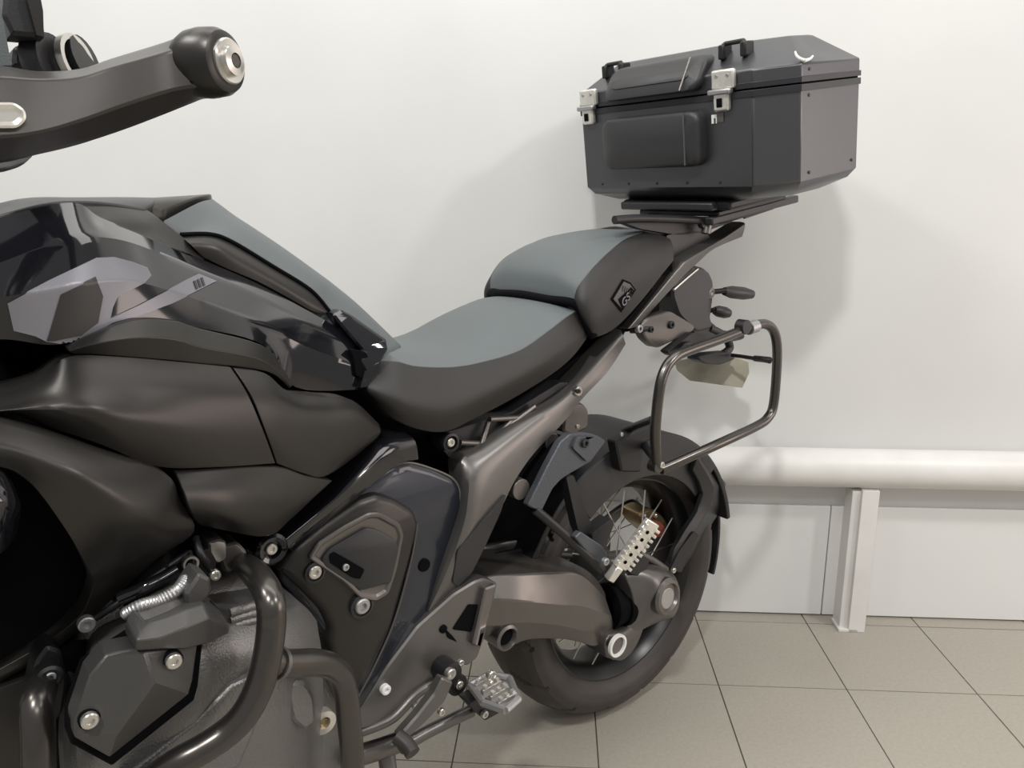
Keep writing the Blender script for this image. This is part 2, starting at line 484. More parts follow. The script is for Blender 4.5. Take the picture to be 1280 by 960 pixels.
fd = sheet('final_drive', [
    [(786, 704, .10), (805, 701, .11), (828, 706, .12), (845, 722, .12), (850, 742, .12)],
    [(781, 716, .14), (802, 712, .155), (826, 718, .17), (842, 730, .165), (850, 748, .14)],
    [(790, 742, .155), (806, 740, .17), (824, 742, .185), (840, 750, .175), (848, 760, .14)],
    [(792, 768, .155), (804, 764, .165), (820, 765, .17), (834, 768, .16), (842, 771, .14)],
    [(776, 796, .14), (790, 794, .145), (802, 788, .14), (816, 781, .13), (834, 774, .11)]],
    .07, 'frame_grey', MC, 5, 5, True, True, bevel=.003)
sheet('final_drive_foot', [[(776, 782, .12), (790, 776, .14), (806, 776, .14)], [(764, 790, .15), (785, 790, .155), (803, 790, .14)], [(756, 806, .155), (778, 806, .16), (796, 806, .13)], [(758, 822, .13), (776, 826, .13), (788, 818, .12)]], .06, 'frame_grey', fd, 4, 4)
lathe('axle_cover', [(0, -.03), (.038, -.03), (.040, 0), (.036, .006), (.030, .007), (.027, .001), (0, .001)], (834, 746, .185), X3(-.05, 1, .08), 'graphite', fd, 36)
disc('axle_cap', (835, 748, .187), .022, .004, 'worn_alloy', fd, X3(-.05, 1, .08), 28)
rg = lathe('drain_ring', [(.0185, -.004), (.0235, -.004), (.0235, .003), (.0185, .003), (.0185, -.004)], (772, 807, .172), AV, 'white_mark', fd, 36)
rg['label'] = 'white ring'
disc('drain_cover', (772, 807, .170), .0185, .01, 'graphite', fd)
bolt((842, 713, .15), .006, fd); bolt((805, 683, .12), .007, fd, 'silver')
tube('torque_strut', [(798, 692, .13), (815, 700, .13), (832, 712, .13)], .008, 'frame_grey', MC)
plate('abs_bracket', [(788, 700), (804, 694), (812, 700), (804, 722), (786, 716)], .01, 'black_plastic', MC, v=.158, r=2)
# cross tube ahead of the wheel and shock
tube('cross_tube', [(600, 688, .02), (650, 676, .03), (700, 674, .03), (730, 680, .03)], .017, 'graphite', MC)
tube('lower_cross_tube', [(600, 702, .06), (650, 690, .06), (712, 694, .06)], .008, 'black_plastic', MC)
bm = bmesh.new()
P = []
a0, a1 = un(690, 590, .0), un(640, 700, .0)
d = (a1-a0); M = basis(d)
for i in range(150):
    t = i/149; a = 2*math.pi*6*t
    P.append(a0+d*t+M@Vector((.035*math.cos(a), .035*math.sin(a), 0)))
add_tube(bm, P, .006, 8); link('shock_spring', bm, 'pure_dark', MC)
tube('shock_body', [a0+X3(0, 0, .02), a1-X3(0, 0, .02)], .022, 'dark_plastic', MC)

# ---- core of the bike: engine case and airbox between the side covers
plate('engine_case', [(60, 780), (200, 760), (340, 740), (420, 800), (452, 900), (440, 990), (60, 1000)], .30, 'cast_grey', MC, v=.15, r=14, bevel=.006)
plate('airbox', [(-60, 320), (60, 300), (200, 330), (330, 400), (440, 470), (455, 530), (360, 650), (300, 700), (120, 740), (-60, 800)], .22, 'pure_dark', MC, v=.11, bevel=.01)
plate('inner_frame', [(330, 690), (440, 560), (520, 560), (600, 590), (650, 600), (600, 700), (540, 790), (470, 900), (430, 880), (380, 780)], .18, 'pure_dark', MC, v=.09, bevel=.006)
plate('inner_fender', [(645, 590), (700, 560), (745, 565), (735, 600), (700, 640), (690, 672), (600, 676), (610, 640)], .10, 'pure_dark', MC, v=.05, bevel=.004)
plate('seat_gap_fill', [(425, 470), (470, 478), (512, 540), (500, 570), (460, 575), (430, 530)], .22, 'pure_dark', MC, v=.11, bevel=.004)  # near-black plug added to read as shade in the gap by the seat
plate('subframe_core', [(470, 545), (560, 540), (690, 470), (760, 420), (790, 400), (770, 440), (700, 520), (640, 590), (570, 600)], .18, 'pure_dark', MC, v=.09, bevel=.004)

# ---- rear frame: long diagonal panel
rf = sheet('rear_frame_panel', [
    [(776, 412, .118), (722, 472, .13), (690, 500, .135), (642, 527, .14), (600, 558, .15), (577, 576, .155), (578, 612, .165), (574, 650, .17), (552, 712, .17), (533, 764, .165)],
    [(779, 420, .13), (734, 472, .143), (705, 500, .15), (668, 528, .157), (630, 560, .167), (600, 590, .175), (593, 620, .182), (586, 655, .185), (565, 712, .18), (537, 764, .17)],
    [(782, 430, .128), (760, 464, .14), (730, 496, .147), (706, 526, .153), (668, 566, .163), (644, 600, .17), (630, 628, .172), (612, 664, .172), (584, 718, .168), (542, 768, .16)]],
    .035, 'frame_grey', MC, 5, 3, True, True, mirror=True, bevel=.002, key='rf')
plate('frame_facet', [(633, 618, .178), (626, 640, .176), (606, 684, .172), (590, 716, .17), (572, 734, .17), (566, 728, .178), (572, 690, .186), (600, 655, .186)], .02, 'dark_plastic', rf, r=3)
bolt((722, 489, .150), .009, rf)
bolt((722, 489, .1545), .0045, rf, 'black_plastic')
# small triangulated struts under the seat
st = plate('seat_support', [(548, 555), (560, 540), (640, 515), (700, 478), (712, 478), (640, 528), (575, 575), (562, 572)], .03, 'dark_plastic', MC, v=.125, r=3)
for a, b in (((575, 553), (612, 555)), ((602, 556), (611, 525)), ((612, 524), (650, 522)), ((611, 556), (640, 524)), ((578, 575), (668, 508))):
    tube('brace', [(*a, .142), (*b, .135)], .0045, 'graphite', st, k=1)
lathe('mount_boss', [(0, -.03), (.015, -.03), (.015, .003), (.011, .004), (.0105, -.004), (0, -.004)], (563, 553, .16), AV, 'black_plastic', MC)
bolt((563, 553, .160), .007, MC)

# ---- upper subframe rail to the rack
rl = sheet('subframe_rail', [
    [(778, 411, .105), (809, 373, .105), (841, 333, .105), (857, 318, .105), (899, 294, .10), (926, 277, .10)],
    [(786, 411, .125), (817, 374, .125), (849, 336, .125), (863, 323, .125), (905, 298, .12), (932, 280, .115)],
    [(798, 408, .115), (825, 377, .115), (856, 344, .115), (872, 329, .115), (893, 311, .11), (928, 296, .105)]],
    .03, 'frame_grey', MC, 4, 3, True, True, mirror=True, bevel=.002)
tube('rail_brace', [(842, 362, .09), (860, 346, .09), (872, 336, .09)], .003, 'silver', MC, k=2)
plate('under_tail', [(838, 345), (858, 330), (880, 335), (890, 350), (884, 385), (890, 410), (868, 416), (846, 395), (838, 372)], .16, 'dark_plastic', MC, v=.075, rings=((.006, .006),), r=6)
tm = plate('frame_lug', [(806, 398), (836, 388), (846, 394), (868, 407), (866, 414), (820, 436), (806, 424), (800, 408)], .02, 'graphite', MC, v=.12, rings=((.003, .003),), r=6, bevel=.001)
bolt((814, 412, .125), .006, tm, 'black_plastic'); bolt((839, 406, .125), .008, tm, 'black_plastic')
bolt((799, 411, .12), .008, MC, 'worn_alloy'); 
tube('lug_link', [(788, 411, .10), (800, 411, .115), (812, 410, .115)], .009, 'black_plastic', MC)
# tail lamp, indicators, plate
plate('tail_bracket', [(866, 345), (884, 338), (890, 350), (890, 372), (886, 400), (902, 414), (930, 416), (930, 424), (890, 432), (862, 420), (872, 395)], .05, 'black_plastic', MC, v=.03, rings=((.005, .005),), r=5)
def indicator(x, y, dx, v):
    tube('indicator_stem', [(x, y, v), (x+dx*.35, y-2, v+.02)], .006, 'black_plastic', MC, k=2)
    bm = bmesh.new(); a = un(x+dx*.3, y-1, v+.015); b = un(x+dx, y+3, v+.03); d = b-a
    add_lathe(bm, [(0, 0), (.009, .0), (.014, d.length*.25), (.0145, d.length*.7), (.010, d.length), (0, d.length)], a, d, 16)
    o = link('indicator', bm, 'dark_plastic', MC, .001)
indicator(890, 365, 50, .06); indicator(884, 389, 28, -.05)
lathe('indicator_pivot', [(0, -.01), (.012, -.01), (.012, .005), (.006, .007), (0, .004)], (887, 366, .075), AV, 'graphite', MC)
# bracket_blue number plate faces backwards: its flat normal is the bike's length
def crosspanel(name, pts, t, m, parent, bevel=.001):
    """flat panel across the bike; pts = (x, y, v)"""
    P = [un(*p) for p in pts]
    n = (P[1]-P[0]).cross(P[-1]-P[0]).normalized()
    bm = bmesh.new()
    A = [bm.verts.new(p) for p in P]; B = [bm.verts.new(p+n*t) for p in P]
    bm.faces.new(A); bm.faces.new(B[::-1]); k = len(P)
    for i in range(k): bm.faces.new((A[i], A[(i+1) % k], B[(i+1) % k], B[i]))
    return link(name, bm, m, parent, bevel)
lp = crosspanel('number_plate', [(843, 452, -.095), (900, 440, .0), (936, 452, .06), (937, 466, .065), (928, 485, .06), (862, 476, -.07), (846, 463, -.095)], .003, 'plate_back', MC)
plate('plate_holder', [(872, 446), (890, 442), (914, 440), (918, 449), (900, 456), (882, 455), (872, 450)], .03, 'black_plastic', MC, v=.05, rings=((.003, .004),), r=3)
tube('plate_light', [(915, 444, .06), (930, 446, .10), (948, 449, .16), (962, 452, .22)], .0045, 'black_plastic', MC, k=4)
tube('reflector_stem', [(944, 448, .15), (962, 450, .2)], .007, 'black_plastic', MC, k=2)
tube('plate_arm', [(886, 410, .03), (905, 420, .03), (912, 435, .03), (900, 445, .03)], .010, 'black_plastic', MC)

# ---- pannier frame on the left
PV = .25
pf = tube('pannier_frame', [(822, 586, PV-.03), (819, 545, PV-.01), (823, 495, PV), (830, 465, PV), (842, 448, PV), (858, 439, PV), (900, 424, PV), (938, 409, PV), (955, 405, PV), (966, 412, PV), (971, 430, PV), (971, 460, PV), (967, 505, PV), (960, 522, PV), (945, 533, PV), (900, 554, PV), (826, 587, PV-.03)], .0098, 'tube_black', MC, 16, 6)
lathe('frame_joint', [(0, -.012), (.013, -.012), (.013, .012), (0, .012)], (940, 409, PV), un(950, 405, PV)-un(930, 412, PV), 'worn_alloy', pf, 20)
disc('joint_knob', (934, 409, PV+.012), .014, .02, 'black_plastic', pf)
disc('frame_end', (824, 584, PV-.02), .012, .02, 'tube_black', pf); bolt((827, 581, PV-.018), .006, pf)
tube('frame_stay', [(870, 432, .08), (862, 434, .15), (858, 438, PV)], .011, 'dark_plastic', MC)
plate('frame_strap', [(834, 440), (866, 416), (884, 418), (884, 428), (866, 437), (842, 446)], .02, 'black_plastic', MC, v=.14, r=3)
tube('lower_stay', [(820, 575, .22), (808, 560, .14), (800, 545, .10)], .008, 'black_plastic', MC)
tube('lower_stay', [(780, 538, .10), (800, 530, .15), (816, 524, .235)], .007, 'black_plastic', MC)

# ---- passenger peg bracket
pb = plate('passenger_bracket', [(712, 542), (728, 541), (746, 544), (757, 551), (738, 577), (712, 592), (700, 600), (690, 611), (676, 640), (659, 632), (684, 582), (700, 552)], .012, 'bracket_blue', MC, v=.185, rings=((.002, .002),), r=3)
plate('bracket_tab', [(716, 560), (722, 546), (744, 546), (757, 552), (735, 578)], .008, 'bracket_blue', pb, v=.193, r=3)
bolt((731, 554, .195), .008, pb, 'black_plastic')
tube('bracket_arm', [(668, 636, .18), (710, 672, .20), (752, 712, .22)], .0085, 'black_plastic', pb, k=4)
plate('bracket_leg', [(708, 597), (717, 594), (733, 640), (755, 690), (752, 704), (736, 690), (722, 660)], .02, 'black_plastic', pb, v=.19, r=2)
plate('bracket_web', [(725, 664), (752, 682), (760, 694), (750, 710), (718, 672)], .01, 'bracket_blue', pb, v=.215, rings=((.002, .002),), r=3)
plate('bracket_cover', [(700, 556), (712, 546), (690, 575), (666, 618), (656, 628), (664, 605), (680, 580)], .03, 'pure_dark', pb, v=.17, r=2)
disc('bushing', (691, 553, .15), .016, .03, 'graphite', MC); disc('bushing', (652, 612, .17), .018, .03, 'graphite', MC)
plate('rear_box', [(705, 512), (724, 501), (735, 512), (734, 535), (715, 543), (702, 540)], .08, 'graphite', MC, v=.11, rings=((.004, .004),), r=6)
bolt((722, 533, .115), .004, MC)
# passenger footpeg: serrated bright tread
pg0, pg1 = un(767, 713, .24), un(813, 651, .27)
pd = (pg1-pg0); pl_ = pd.length; ex = pd.normalized(); ey = (un(785, 700, .255)-un(778, 690, .255)); ey = (ey-ex*ey.dot(ex)).normalized(); ez = ex.cross(ey)
pp = None
bm = bmesh.new(); add_box(bm, pg0+ex*(pl_*.55)+ey*.006, ex, ey, ez, pl_*.92, .034, .010)
peg = link('passenger_footpeg', bm, 'bright_metal', MC, .002); peg['label'] = 'bright serrated metal footpeg'
for s in (-1, 1):
    bm = bmesh.new()
    for k in range(9):
        c = pg0+ex*(pl_*(.16+.095*k))+ey*(.006+s*.0165); zz = ez if ez.dot(BVX := X3(0, 1, 0)) > 0 else -ez
        add_box(bm, c+zz*.006, ex, ey, ez, .0055, .006, .012)
    link('peg_teeth', bm, 'bright_metal', peg, .0006)['kind'] = 'stuff'
for k in range(5):
    bm = bmesh.new(); c = pg0+ex*(pl_*(.22+.15*k))+ey*.006; zz = ez if ez.y > 0 else -ez
    add_lathe(bm, [(0, 0), (.0035, 0), (.0035, .0062), (0, .0062)], c, zz, 10)
    link('peg_hole', bm, 'pure_dark', peg)
bm = bmesh.new(); add_box(bm, pg0-ex*.004+ey*.004, ex, ey, ez, .03, .016, .016); link('peg_knuckle', bm, 'bright_metal', peg, .002)
plate('peg_mount', [(740, 668), (765, 648), (768, 655), (758, 680), (762, 700), (750, 706), (744, 694)], .03, 'black_plastic', MC, v=.20, r=3)
bolt((757, 702, .235), .007, MC, 'worn_alloy')

# ---- lower pivot plate
pv = plate('pivot_plate', [(592, 726), (604, 722), (621, 728), (618, 745), (604, 800), (596, 822), (584, 832), (570, 828), (548, 846), (540, 860), (505, 884), (470, 905), (448, 912), (446, 888), (484, 831), (521, 782), (566, 742)], .02, 'frame_grey', MC, v=.175, rings=((.003, .003),), r=4)
plate('plate_slot', [(586, 756), (600, 756), (589, 790), (566, 787)], .004, 'pure_dark', pv, v=.180, r=2)
plate('plate_slot', [(556, 785), (566, 795), (572, 803), (560, 798)], .004, 'pure_dark', pv, v=.180, r=2)
plate('plate_rib', [(606, 735), (620, 730), (614, 760), (600, 810), (590, 806), (598, 770)], .01, 'graphite', pv, v=.187, rings=((.003, .002),), r=3)
disc('plate_hole', (555, 787, .181), .007, .004, 'pure_dark', pv)
bolt((482, 862, .183), .008, pv, 'white_mark')
tube('plate_lower_arm', [(450, 915, .17), (490, 898, .18), (520, 868, .18), (545, 852, .18)], .008, 'frame_grey', MC)

# rider footpeg and gear lever
lv = lathe('lever_pivot', [(0, -.03), (.019, -.03), (.019, .004), (.012, .006), (0, .006)], (563, 842, .205), AV, 'black_plastic', MC)
bolt((563, 842, .214), .009, lv); bolt((576, 829, .20), .006, MC, 'silver'); bolt((574, 856, .20), .007, MC, 'silver')
disc('peg_boss', (573, 857, .195), .018, .03, 'black_plastic', MC)
gl = plate('gear_lever', [(552, 846), (566, 852), (556, 876), (534, 900), (505, 926), (497, 920), (520, 894), (542, 866)], .012, 'frame_grey', MC, v=.235, rings=((.003, .003),), r=3)
tube('lever_rubber', [(496, 920, .24), (508, 930, .255), (516, 942, .27)], .0115, 'rubber', gl, k=3)
tube('peg_hanger', [(500, 935, .20), (540, 912, .20), (590, 888, .205)], .010, 'frame_grey', MC, k=4)
tube('stand_leg', [(478, 925, .15), (484, 950, .16), (488, 990, .17)], .014, 'frame_grey', MC, k=3)
tube('stand_crossbar', [(430, 950, .16), (478, 935, .165), (512, 922, .17)], .016, 'graphite', MC, k=3)
bolt((552, 890, .215), .006, MC); bolt((520, 883, .19), .006, MC, 'worn_alloy')
rp = None
q0 = [(588, 862, .22), (612, 843, .22), (637, 846, .25), (648, 872, .30), (632, 885, .31), (604, 880, .27)]
P = [un(*p) for p in q0]; zc = sum(p.z for p in P)/6
P = [X3(p.x, p.y, p.z*.35+zc*.65) for p in P]
bm = bmesh.new()
for a, b in zip(P, P[1:]+P[:1]): add_tube(bm, [a, a.lerp(b, .5), b], .006, 8)
rp = link('rider_footpeg', bm, 'worn_alloy', MC, 0, 40)
for k in range(4):
    a = P[0].lerp(P[1], .5+.0*k).lerp(P[3].lerp(P[4], .5), .12+.24*k); bm = bmesh.new()
    d = (P[1]-P[0]).normalized()
    add_box(bm, a, d, d.cross(X3(0, 0, 1)).normalized(), X3(0, 0, 1), .036, .007, .014)
    link('tread_bar', bm, 'worn_alloy', rp, .001)
    bm = bmesh.new()
    for s in (-1, 0, 1): add_box(bm, a+d*.012*s+X3(0, 0, .009), d, d.cross(X3(0, 0, 1)).normalized(), X3(0, 0, 1), .005, .007, .006)
    link('tread_teeth', bm, 'bright_metal', rp)['kind'] = 'stuff'
plate('peg_underside', [(586, 880), (600, 872), (630, 888), (606, 901)], .03, 'black_plastic', MC, v=.24, r=3)
bolt((606, 893, .245), .006, MC); bolt((614, 844, .245), .008, MC, 'silver')

# ---- rider seat
U = lambda x, y, v: un(x, y, v)
sb = [ (468, 500, .150), (490, 522, .160), (520, 536, .165), (556, 540, .165), (592, 524, .16), (640, 499, .155), (690, 468, .15), (716, 446, .145), (733, 424, .13)]
sm1 = [(458, 482, .150), (490, 495, .172), (520, 505, .178), (562, 508, .178), (600, 494, .175), (648, 470, .17), (692, 443, .162), (716, 425, .152), (733, 412, .13)]
sg = [(472, 452, .128), (496, 452, .140), (522, 458, .145), (566, 459, .147), (606, 452, .148), (650, 438, .146), (684, 415, .142), (706, 398, .138), (722, 388, .12)]
rs = sheet('rider_seat', [sb, sm1, sg], .08, 'seat_black', MC, 5, 6, True, True, mirror=True, bevel=.002, smooth=50)
sgt = [un(*p) for p in sg]
def cen(near, lift):
    return [X3(p.x, 0, p.z+l) for p, l in zip([L3(q) for q in near], lift)]
midr = [X3(p.x, p.y*.62, p.z+l*.8) for p, l in zip(sgt, (.010, .013, .018, .022, .024, .022, .018, .010, .004))]
def crest(near, line, cap):
    """centre-line points above the near edge, from the skyline seen in the photograph"""
    out = []
    for q in [L3(p) for p in near]:
        lo, hi = line[0][0], line[-1][0]
        yy = lambda x: [y0+(y1-y0)*(x-x0)/(x1-x0) for (x0, y0), (x1, y1) in zip(line[:-1], line[1:]) if x0-1e-6 <= x <= x1+1e-6][0]
        for _ in range(40):
            md = (lo+hi)/2
            if un(md, yy(md), 0).x > q.x: lo = md
            else: hi = md
        out.append(X3(q.x, 0, min(un(md, yy(md), 0).z, q.z+cap)))
    return out
rcn = crest(sg, [(380, 395), (440, 420), (500, 432), (515, 433), (540, 426), (560, 412), (583, 390), (640, 373), (680, 371), (760, 371)], .042)
midr = [X3(p.x, p.y*.6, p.z+(c_.z-p.z)*.78) for p, c_ in zip(sgt, rcn)]
crown('seat_insert', sg, rcn, 'seat_grey', rs, .03, midr, 5, 5, smooth=60)

# ---- passenger seat
pb_ = [(728, 402, .125), (738, 417, .140), (746, 421, .145), (770, 409, .14), (800, 378, .13), (826, 345, .125), (842, 325, .12)]
pm1 = [(722, 388, .125), (730, 398, .142), (744, 400, .152), (768, 380, .15), (796, 352, .14), (820, 325, .13), (840, 304, .11)]
pm2 = [(718, 378, .122), (724, 378, .136), (736, 372, .146), (760, 348, .145), (786, 325, .137), (808, 303, .12), (832, 296, .10)]
pgr = [(717, 375, .12), (722, 360, .125), (733, 345, .13), (748, 328, .13), (765, 312, .12), (784, 298, .105), (806, 290, .08)]
ps = sheet('passenger_seat', [pb_, pm1, pm2, pgr], .03, 'seat_black', MC, 5, 5, True, True, mirror=True, bevel=.002, smooth=50, key='ps')
pgc = [un(655, 360, 0), un(660, 336, 0), un(680, 313, 0), un(705, 301, 0), un(735, 293, 0), un(765, 287, 0), un(790, 284, 0)]
pgm = [X3(p.x*.35+c_.x*.65, p.y*.62, p.z+(c_.z-p.z)*.8) for p, c_ in zip([un(*q) for q in pgr], pgc)]
crown('seat_insert', pgr, pgc, 'seat_grey', ps, .012, pgm, 5, 5, smooth=60)
lpp = [un(742, 421, .14), un(731, 400, .134), un(720, 380, .122), X3(.243, .07, .948), X3(.250, 0, .952)]
lpp = lpp+[mir(p) for p in lpp[-2::-1]]
tube('seat_front', lpp, .0085, 'pure_dark', ps, 10, 6)
box('seat_base', X3(.10, 0, .915), (.27, .20, .08), 'pure_dark', ps)
crown('seat_tail', [(806, 291, .08), (838, 299, .10), (842, 322, .12)], [X3(un(806, 291, .08).x, 0, un(806, 291, .08).z+.012), X3(un(838, 299, .1).x-.01, 0, un(838, 299, .1).z+.012), X3(un(842, 322, .12).x-.03, 0, un(842, 322, .12).z+.02)], 'seat_black', ps, .03, None, 3, 5)
# patch with letters on the seat side
pt = decal('seat_patch', [(763, 374), (778, 349), (787, 353), (794, 362), (776, 390)], 'ps', 'pure_dark', ps, .0018, 3)
decal('patch_face', [(765.5, 374), (778.5, 352), (786, 355.5), (791, 362), (776, 386)], 'ps', 'head_plastic', pt, .0030, 3)
decal('patch_panel', [(771, 374), (787, 359), (791, 364), (776, 386)], 'ps', 'pure_dark', pt, .0042, 3)
def lettering(name, txt, origin, X, Y, size, m, parent, depth=.0006):
    cu = bpy.data.curves.new(name, 'FONT'); cu.body = txt; cu.size = size; cu.extrude = depth
    o = bpy.data.objects.new(name, cu); col.objects.link(o)
    dg = bpy.context.evaluated_depsgraph_get(); me = bpy.data.meshes.new_from_object(o.evaluated_get(dg))
    bpy.data.objects.remove(o); me.materials.clear(); me.materials.append(MT[m])
    o = bpy.data.objects.new(name, me); col.objects.link(o); o.parent = parent
    X = X.normalized(); Z = X.cross(Y).normalized(); Y = Z.cross(X)
    M = Matrix((X, Y, Z)).transposed().to_4x4(); M.translation = origin
    o.matrix_local = M
    return o
a, b, c = on('ps', 776, 384, .0052), on('ps', 789, 367, .0052), on('ps', 773, 374, .0052)
lettering('patch_letters', 'GS', a, b-a, c-a, (c-a).length*1.15, 'decal_silver', pt)
for k in range(5):
    decal('patch_stripe', [(777+k*2.6, 357+k*1.6), (778.2+k*2.6, 357+k*1.6), (777+k*2.5, 364+k*1.2), (775.8+k*2.5, 364+k*1.2)], 'ps', 'decal_dark', pt, .0042, 3)

# ---- tank: padded crown, side inset, gloss sides
tn = [(205, 276, .105), (232, 293, .105), (262, 292, .10), (290, 301, .10), (340, 331, .10), (388, 361, .10), (412, 386, .102), (450, 414, .108), (480, 440, .125)]
Nn = [un(*p) for p in tn]
Cc = [un(x, y, 0) for x, y in ((264, 249), (276, 258), (292, 270), (312, 283), (352, 310), (392, 339), (412, 354), (444, 381), (494, 428))]
Mm = [X3(n_.x*.4+c_.x*.6, n_.y*.6, n_.z+(c_.z-n_.z)*.80) for n_, c_ in zip(Nn, Cc)]
crown('tank_pad', Nn, Cc, 'seat_grey', MC, .05, Mm, 5, 5, smooth=50, key='pad')
# dark trim ahead of the pad
t2 = [(-80, 292, .19), (0, 268, .19), (55, 254, .19), (97, 251, .18), (140, 254, .145), (180, 262, .11)]
N2 = [un(*p) for p in t2]
C2 = [un(x, y, 0) for x, y in ((-80, 300), (0, 263), (28, 248), (90, 247), (147, 246.5), (196, 247))]
crown('tank_lid', N2, C2, 'dark_plastic', MC, .05, [X3(p.x*.4+q.x*.6, p.y*.6, p.z+(q.z-p.z)*.7) for p, q in zip(N2, C2)], 5, 5, smooth=50)
N3 = [un(*p) for p in ((150, 252, .09), (180, 259, .09), (203, 263, .085))]
C3 = [un(x, y, 0) for x, y in ((185, 247.5), (225, 245), (263, 242.5))]
crown('tank_cap_cover', N3, C3, 'satin_dark', MC, .02, [X3(p.x*.4+q.x*.6, p.y*.6, p.z+(q.z-p.z)*.75) for p, q in zip(N3, C3)], 4, 5, smooth=40)
# grey cover sweeping down behind it
sheet('tank_cover', [
    [(95, 252, .175), (140, 255, .14), (180, 261, .105), (205, 278, .108), (232, 299, .112), (257, 322, .116)],
    [(96, 262, .19), (140, 264, .155), (178, 276, .135), (195, 290, .13), (226, 308, .125), (255, 325, .12)],
    [(98, 281, .203), (126, 275, .184), (150, 283, .170), (176, 294, .156), (214, 312, .140), (254, 327, .127)]],
      .02, 'satin_dark', MC, 5, 4, True, True, mirror=True)
kp = sheet('knee_inset', [
    [(226, 295, .108), (262, 295, .105), (288, 304, .104), (338, 333, .103), (386, 363, .103), (411, 389, .105)],
    [(238, 306, .122), (270, 308, .122), (300, 324, .12), (344, 350, .117), (384, 376, .113), (408, 391, .108)],
    [(254, 322, .12), (286, 337, .122), (322, 352, .12), (356, 370, .116), (388, 388, .112), (404, 393, .108)]],
    .02, 'satin_dark', MC, 5, 4, True, True, mirror=True)
tube('inset_seam', [(226, 293, .109), (262, 292.5, .104), (290, 302, .103), (340, 332, .103), (388, 362, .103), (412, 389, .106)], .0025, 'pure_dark', MC)
R0 = [(-80, 296, .205), (0, 272, .205), (55, 258, .205), (97, 254, .20), (126, 272, .185), (175, 291, .158), (254, 325, .128), (320, 354, .123), (395, 394, .118), (447, 424, .118)]
R1 = [(-80, 345, .245), (0, 325, .245), (55, 310, .242), (97, 298, .236), (132, 297, .225), (175, 307, .207), (250, 338, .165), (320, 368, .148), (390, 405, .135), (443, 434, .13)]
R2 = [(-80, 385, .27), (0, 372, .27), (60, 362, .265), (100, 355, .26), (135, 351, .25), (175, 353, .235), (250, 376, .205), (320, 402, .18), (385, 434, .16), (448, 456, .14)]
R3 = [(-80, 434, .262), (0, 424, .262), (60, 431, .262), (95, 426, .258), (130, 413, .25), (170, 399, .24), (250, 410, .215), (330, 432, .19), (370, 484, .165), (450, 487, .14)]
ts = sheet('tank_side', [R0, R1, R2, R3], .04, 'gloss_black', MC, 6, 6, True, False, mirror=True, key='tank', bevel=.002, smooth=25)
# silver sticker with dark marks on the tank side
dm = decal('silver_decal', [(9, 379), (60, 352), (120, 323), (142, 322), (165, 328), (183, 335), (188, 345), (181, 353), (146, 371), (140, 384), (137, 398), (170, 383), (205, 365), (235, 349), (248, 343), (270, 352), (240, 367), (215, 379), (175, 394), (140, 403), (110, 420), (85, 431), (58, 427), (44, 420), (17, 413)], 'tank', 'decal_silver', MC, .0016, 4)
decal('dark_decal', [(75, 368), (118, 347), (127, 370), (121, 403), (100, 419), (66, 426), (58, 426)], 'tank', 'decal_dark', dm, .0026, 4)
for k in range(3):
    decal('decal_stripe', [(240+k*4.5, 353-k*2), (242.5+k*4.5, 352-k*2), (246+k*4.5, 362-k*2), (243.5+k*4.5, 363-k*2)], 'tank', 'decal_dark', dm, .0026, 4)
plate('side_vent', [(415, 393, .122), (427, 387, .118), (440, 394, .122), (482, 424, .138), (485, 437, .145), (474, 455, .15), (459, 486, .15), (450, 486, .15), (456, 464, .148), (446, 447, .143), (452, 438, .140), (430, 412, .13)], .02, 'gloss_black', MC, rings=((.003, .003),), r=3, mirror=True)
plate('vent_recess', [(438, 436), (458, 440), (462, 452), (452, 474), (445, 470), (443, 450)], .01, 'pure_dark', MC, v=.147, r=4)
# ---- side covers under the tank
sheet('knee_panel', [
    [(82, 433, .262), (120, 416, .264), (168, 400, .257), (217, 401, .245), (250, 411, .232), (326, 431, .206), (350, 455, .19), (366, 482, .178)],
    [(86, 439, .272), (118, 430, .278), (170, 422, .272), (217, 424, .262), (252, 434, .25), (318, 447, .225), (346, 462, .205), (364, 484, .186)],
    [(92, 443, .268), (115, 443, .27), (170, 447, .266), (217, 451, .256), (255, 455, .246), (300, 459, .23), (340, 467, .208), (362, 486, .184)]],
    .02, 'satin_dark', MC, 5, 3, True, False, mirror=True)
sheet('front_side_cover', [
    [(-80, 492, .25), (0, 484, .255), (48, 470, .262), (86, 446, .272), (150, 446, .268), (220, 452, .257), (288, 459, .243)],
    [(-80, 515, .275), (0, 508, .28), (50, 494, .288), (95, 484, .295), (160, 485, .29), (235, 488, .28), (309, 492, .262)],
    [(-80, 522, .285), (0, 514, .292), (60, 512, .305), (120, 516, .312), (180, 528, .303), (250, 536, .287), (328, 536, .264)],
    [(-80, 530, .27), (0, 516, .27), (70, 537, .29), (130, 557, .297), (196, 583, .287), (270, 584, .277), (344, 579, .257)]],
    .03, 'satin_grey', MC, 5, 5, True, True, mirror=True, smooth=30)
sheet('rear_side_cover', [
    [(292, 460, .24), (332, 467, .227), (360, 489, .212), (400, 495, .197), (440, 500, .182), (474, 530, .165)],
    [(313, 493, .26), (345, 503, .252), (378, 513, .237), (412, 518, .217), (446, 520, .197), (476, 538, .168)],
    [(331, 537, .263), (352, 553, .255), (378, 563, .242), (408, 566, .222), (442, 558, .197), (474, 544, .168)],
    [(346, 580, .25), (362, 586, .245), (382, 593, .235), (402, 597, .222), (428, 583, .195), (468, 551, .166)]],
    .03, 'satin_grey', MC, 5, 5, True, True, mirror=True)
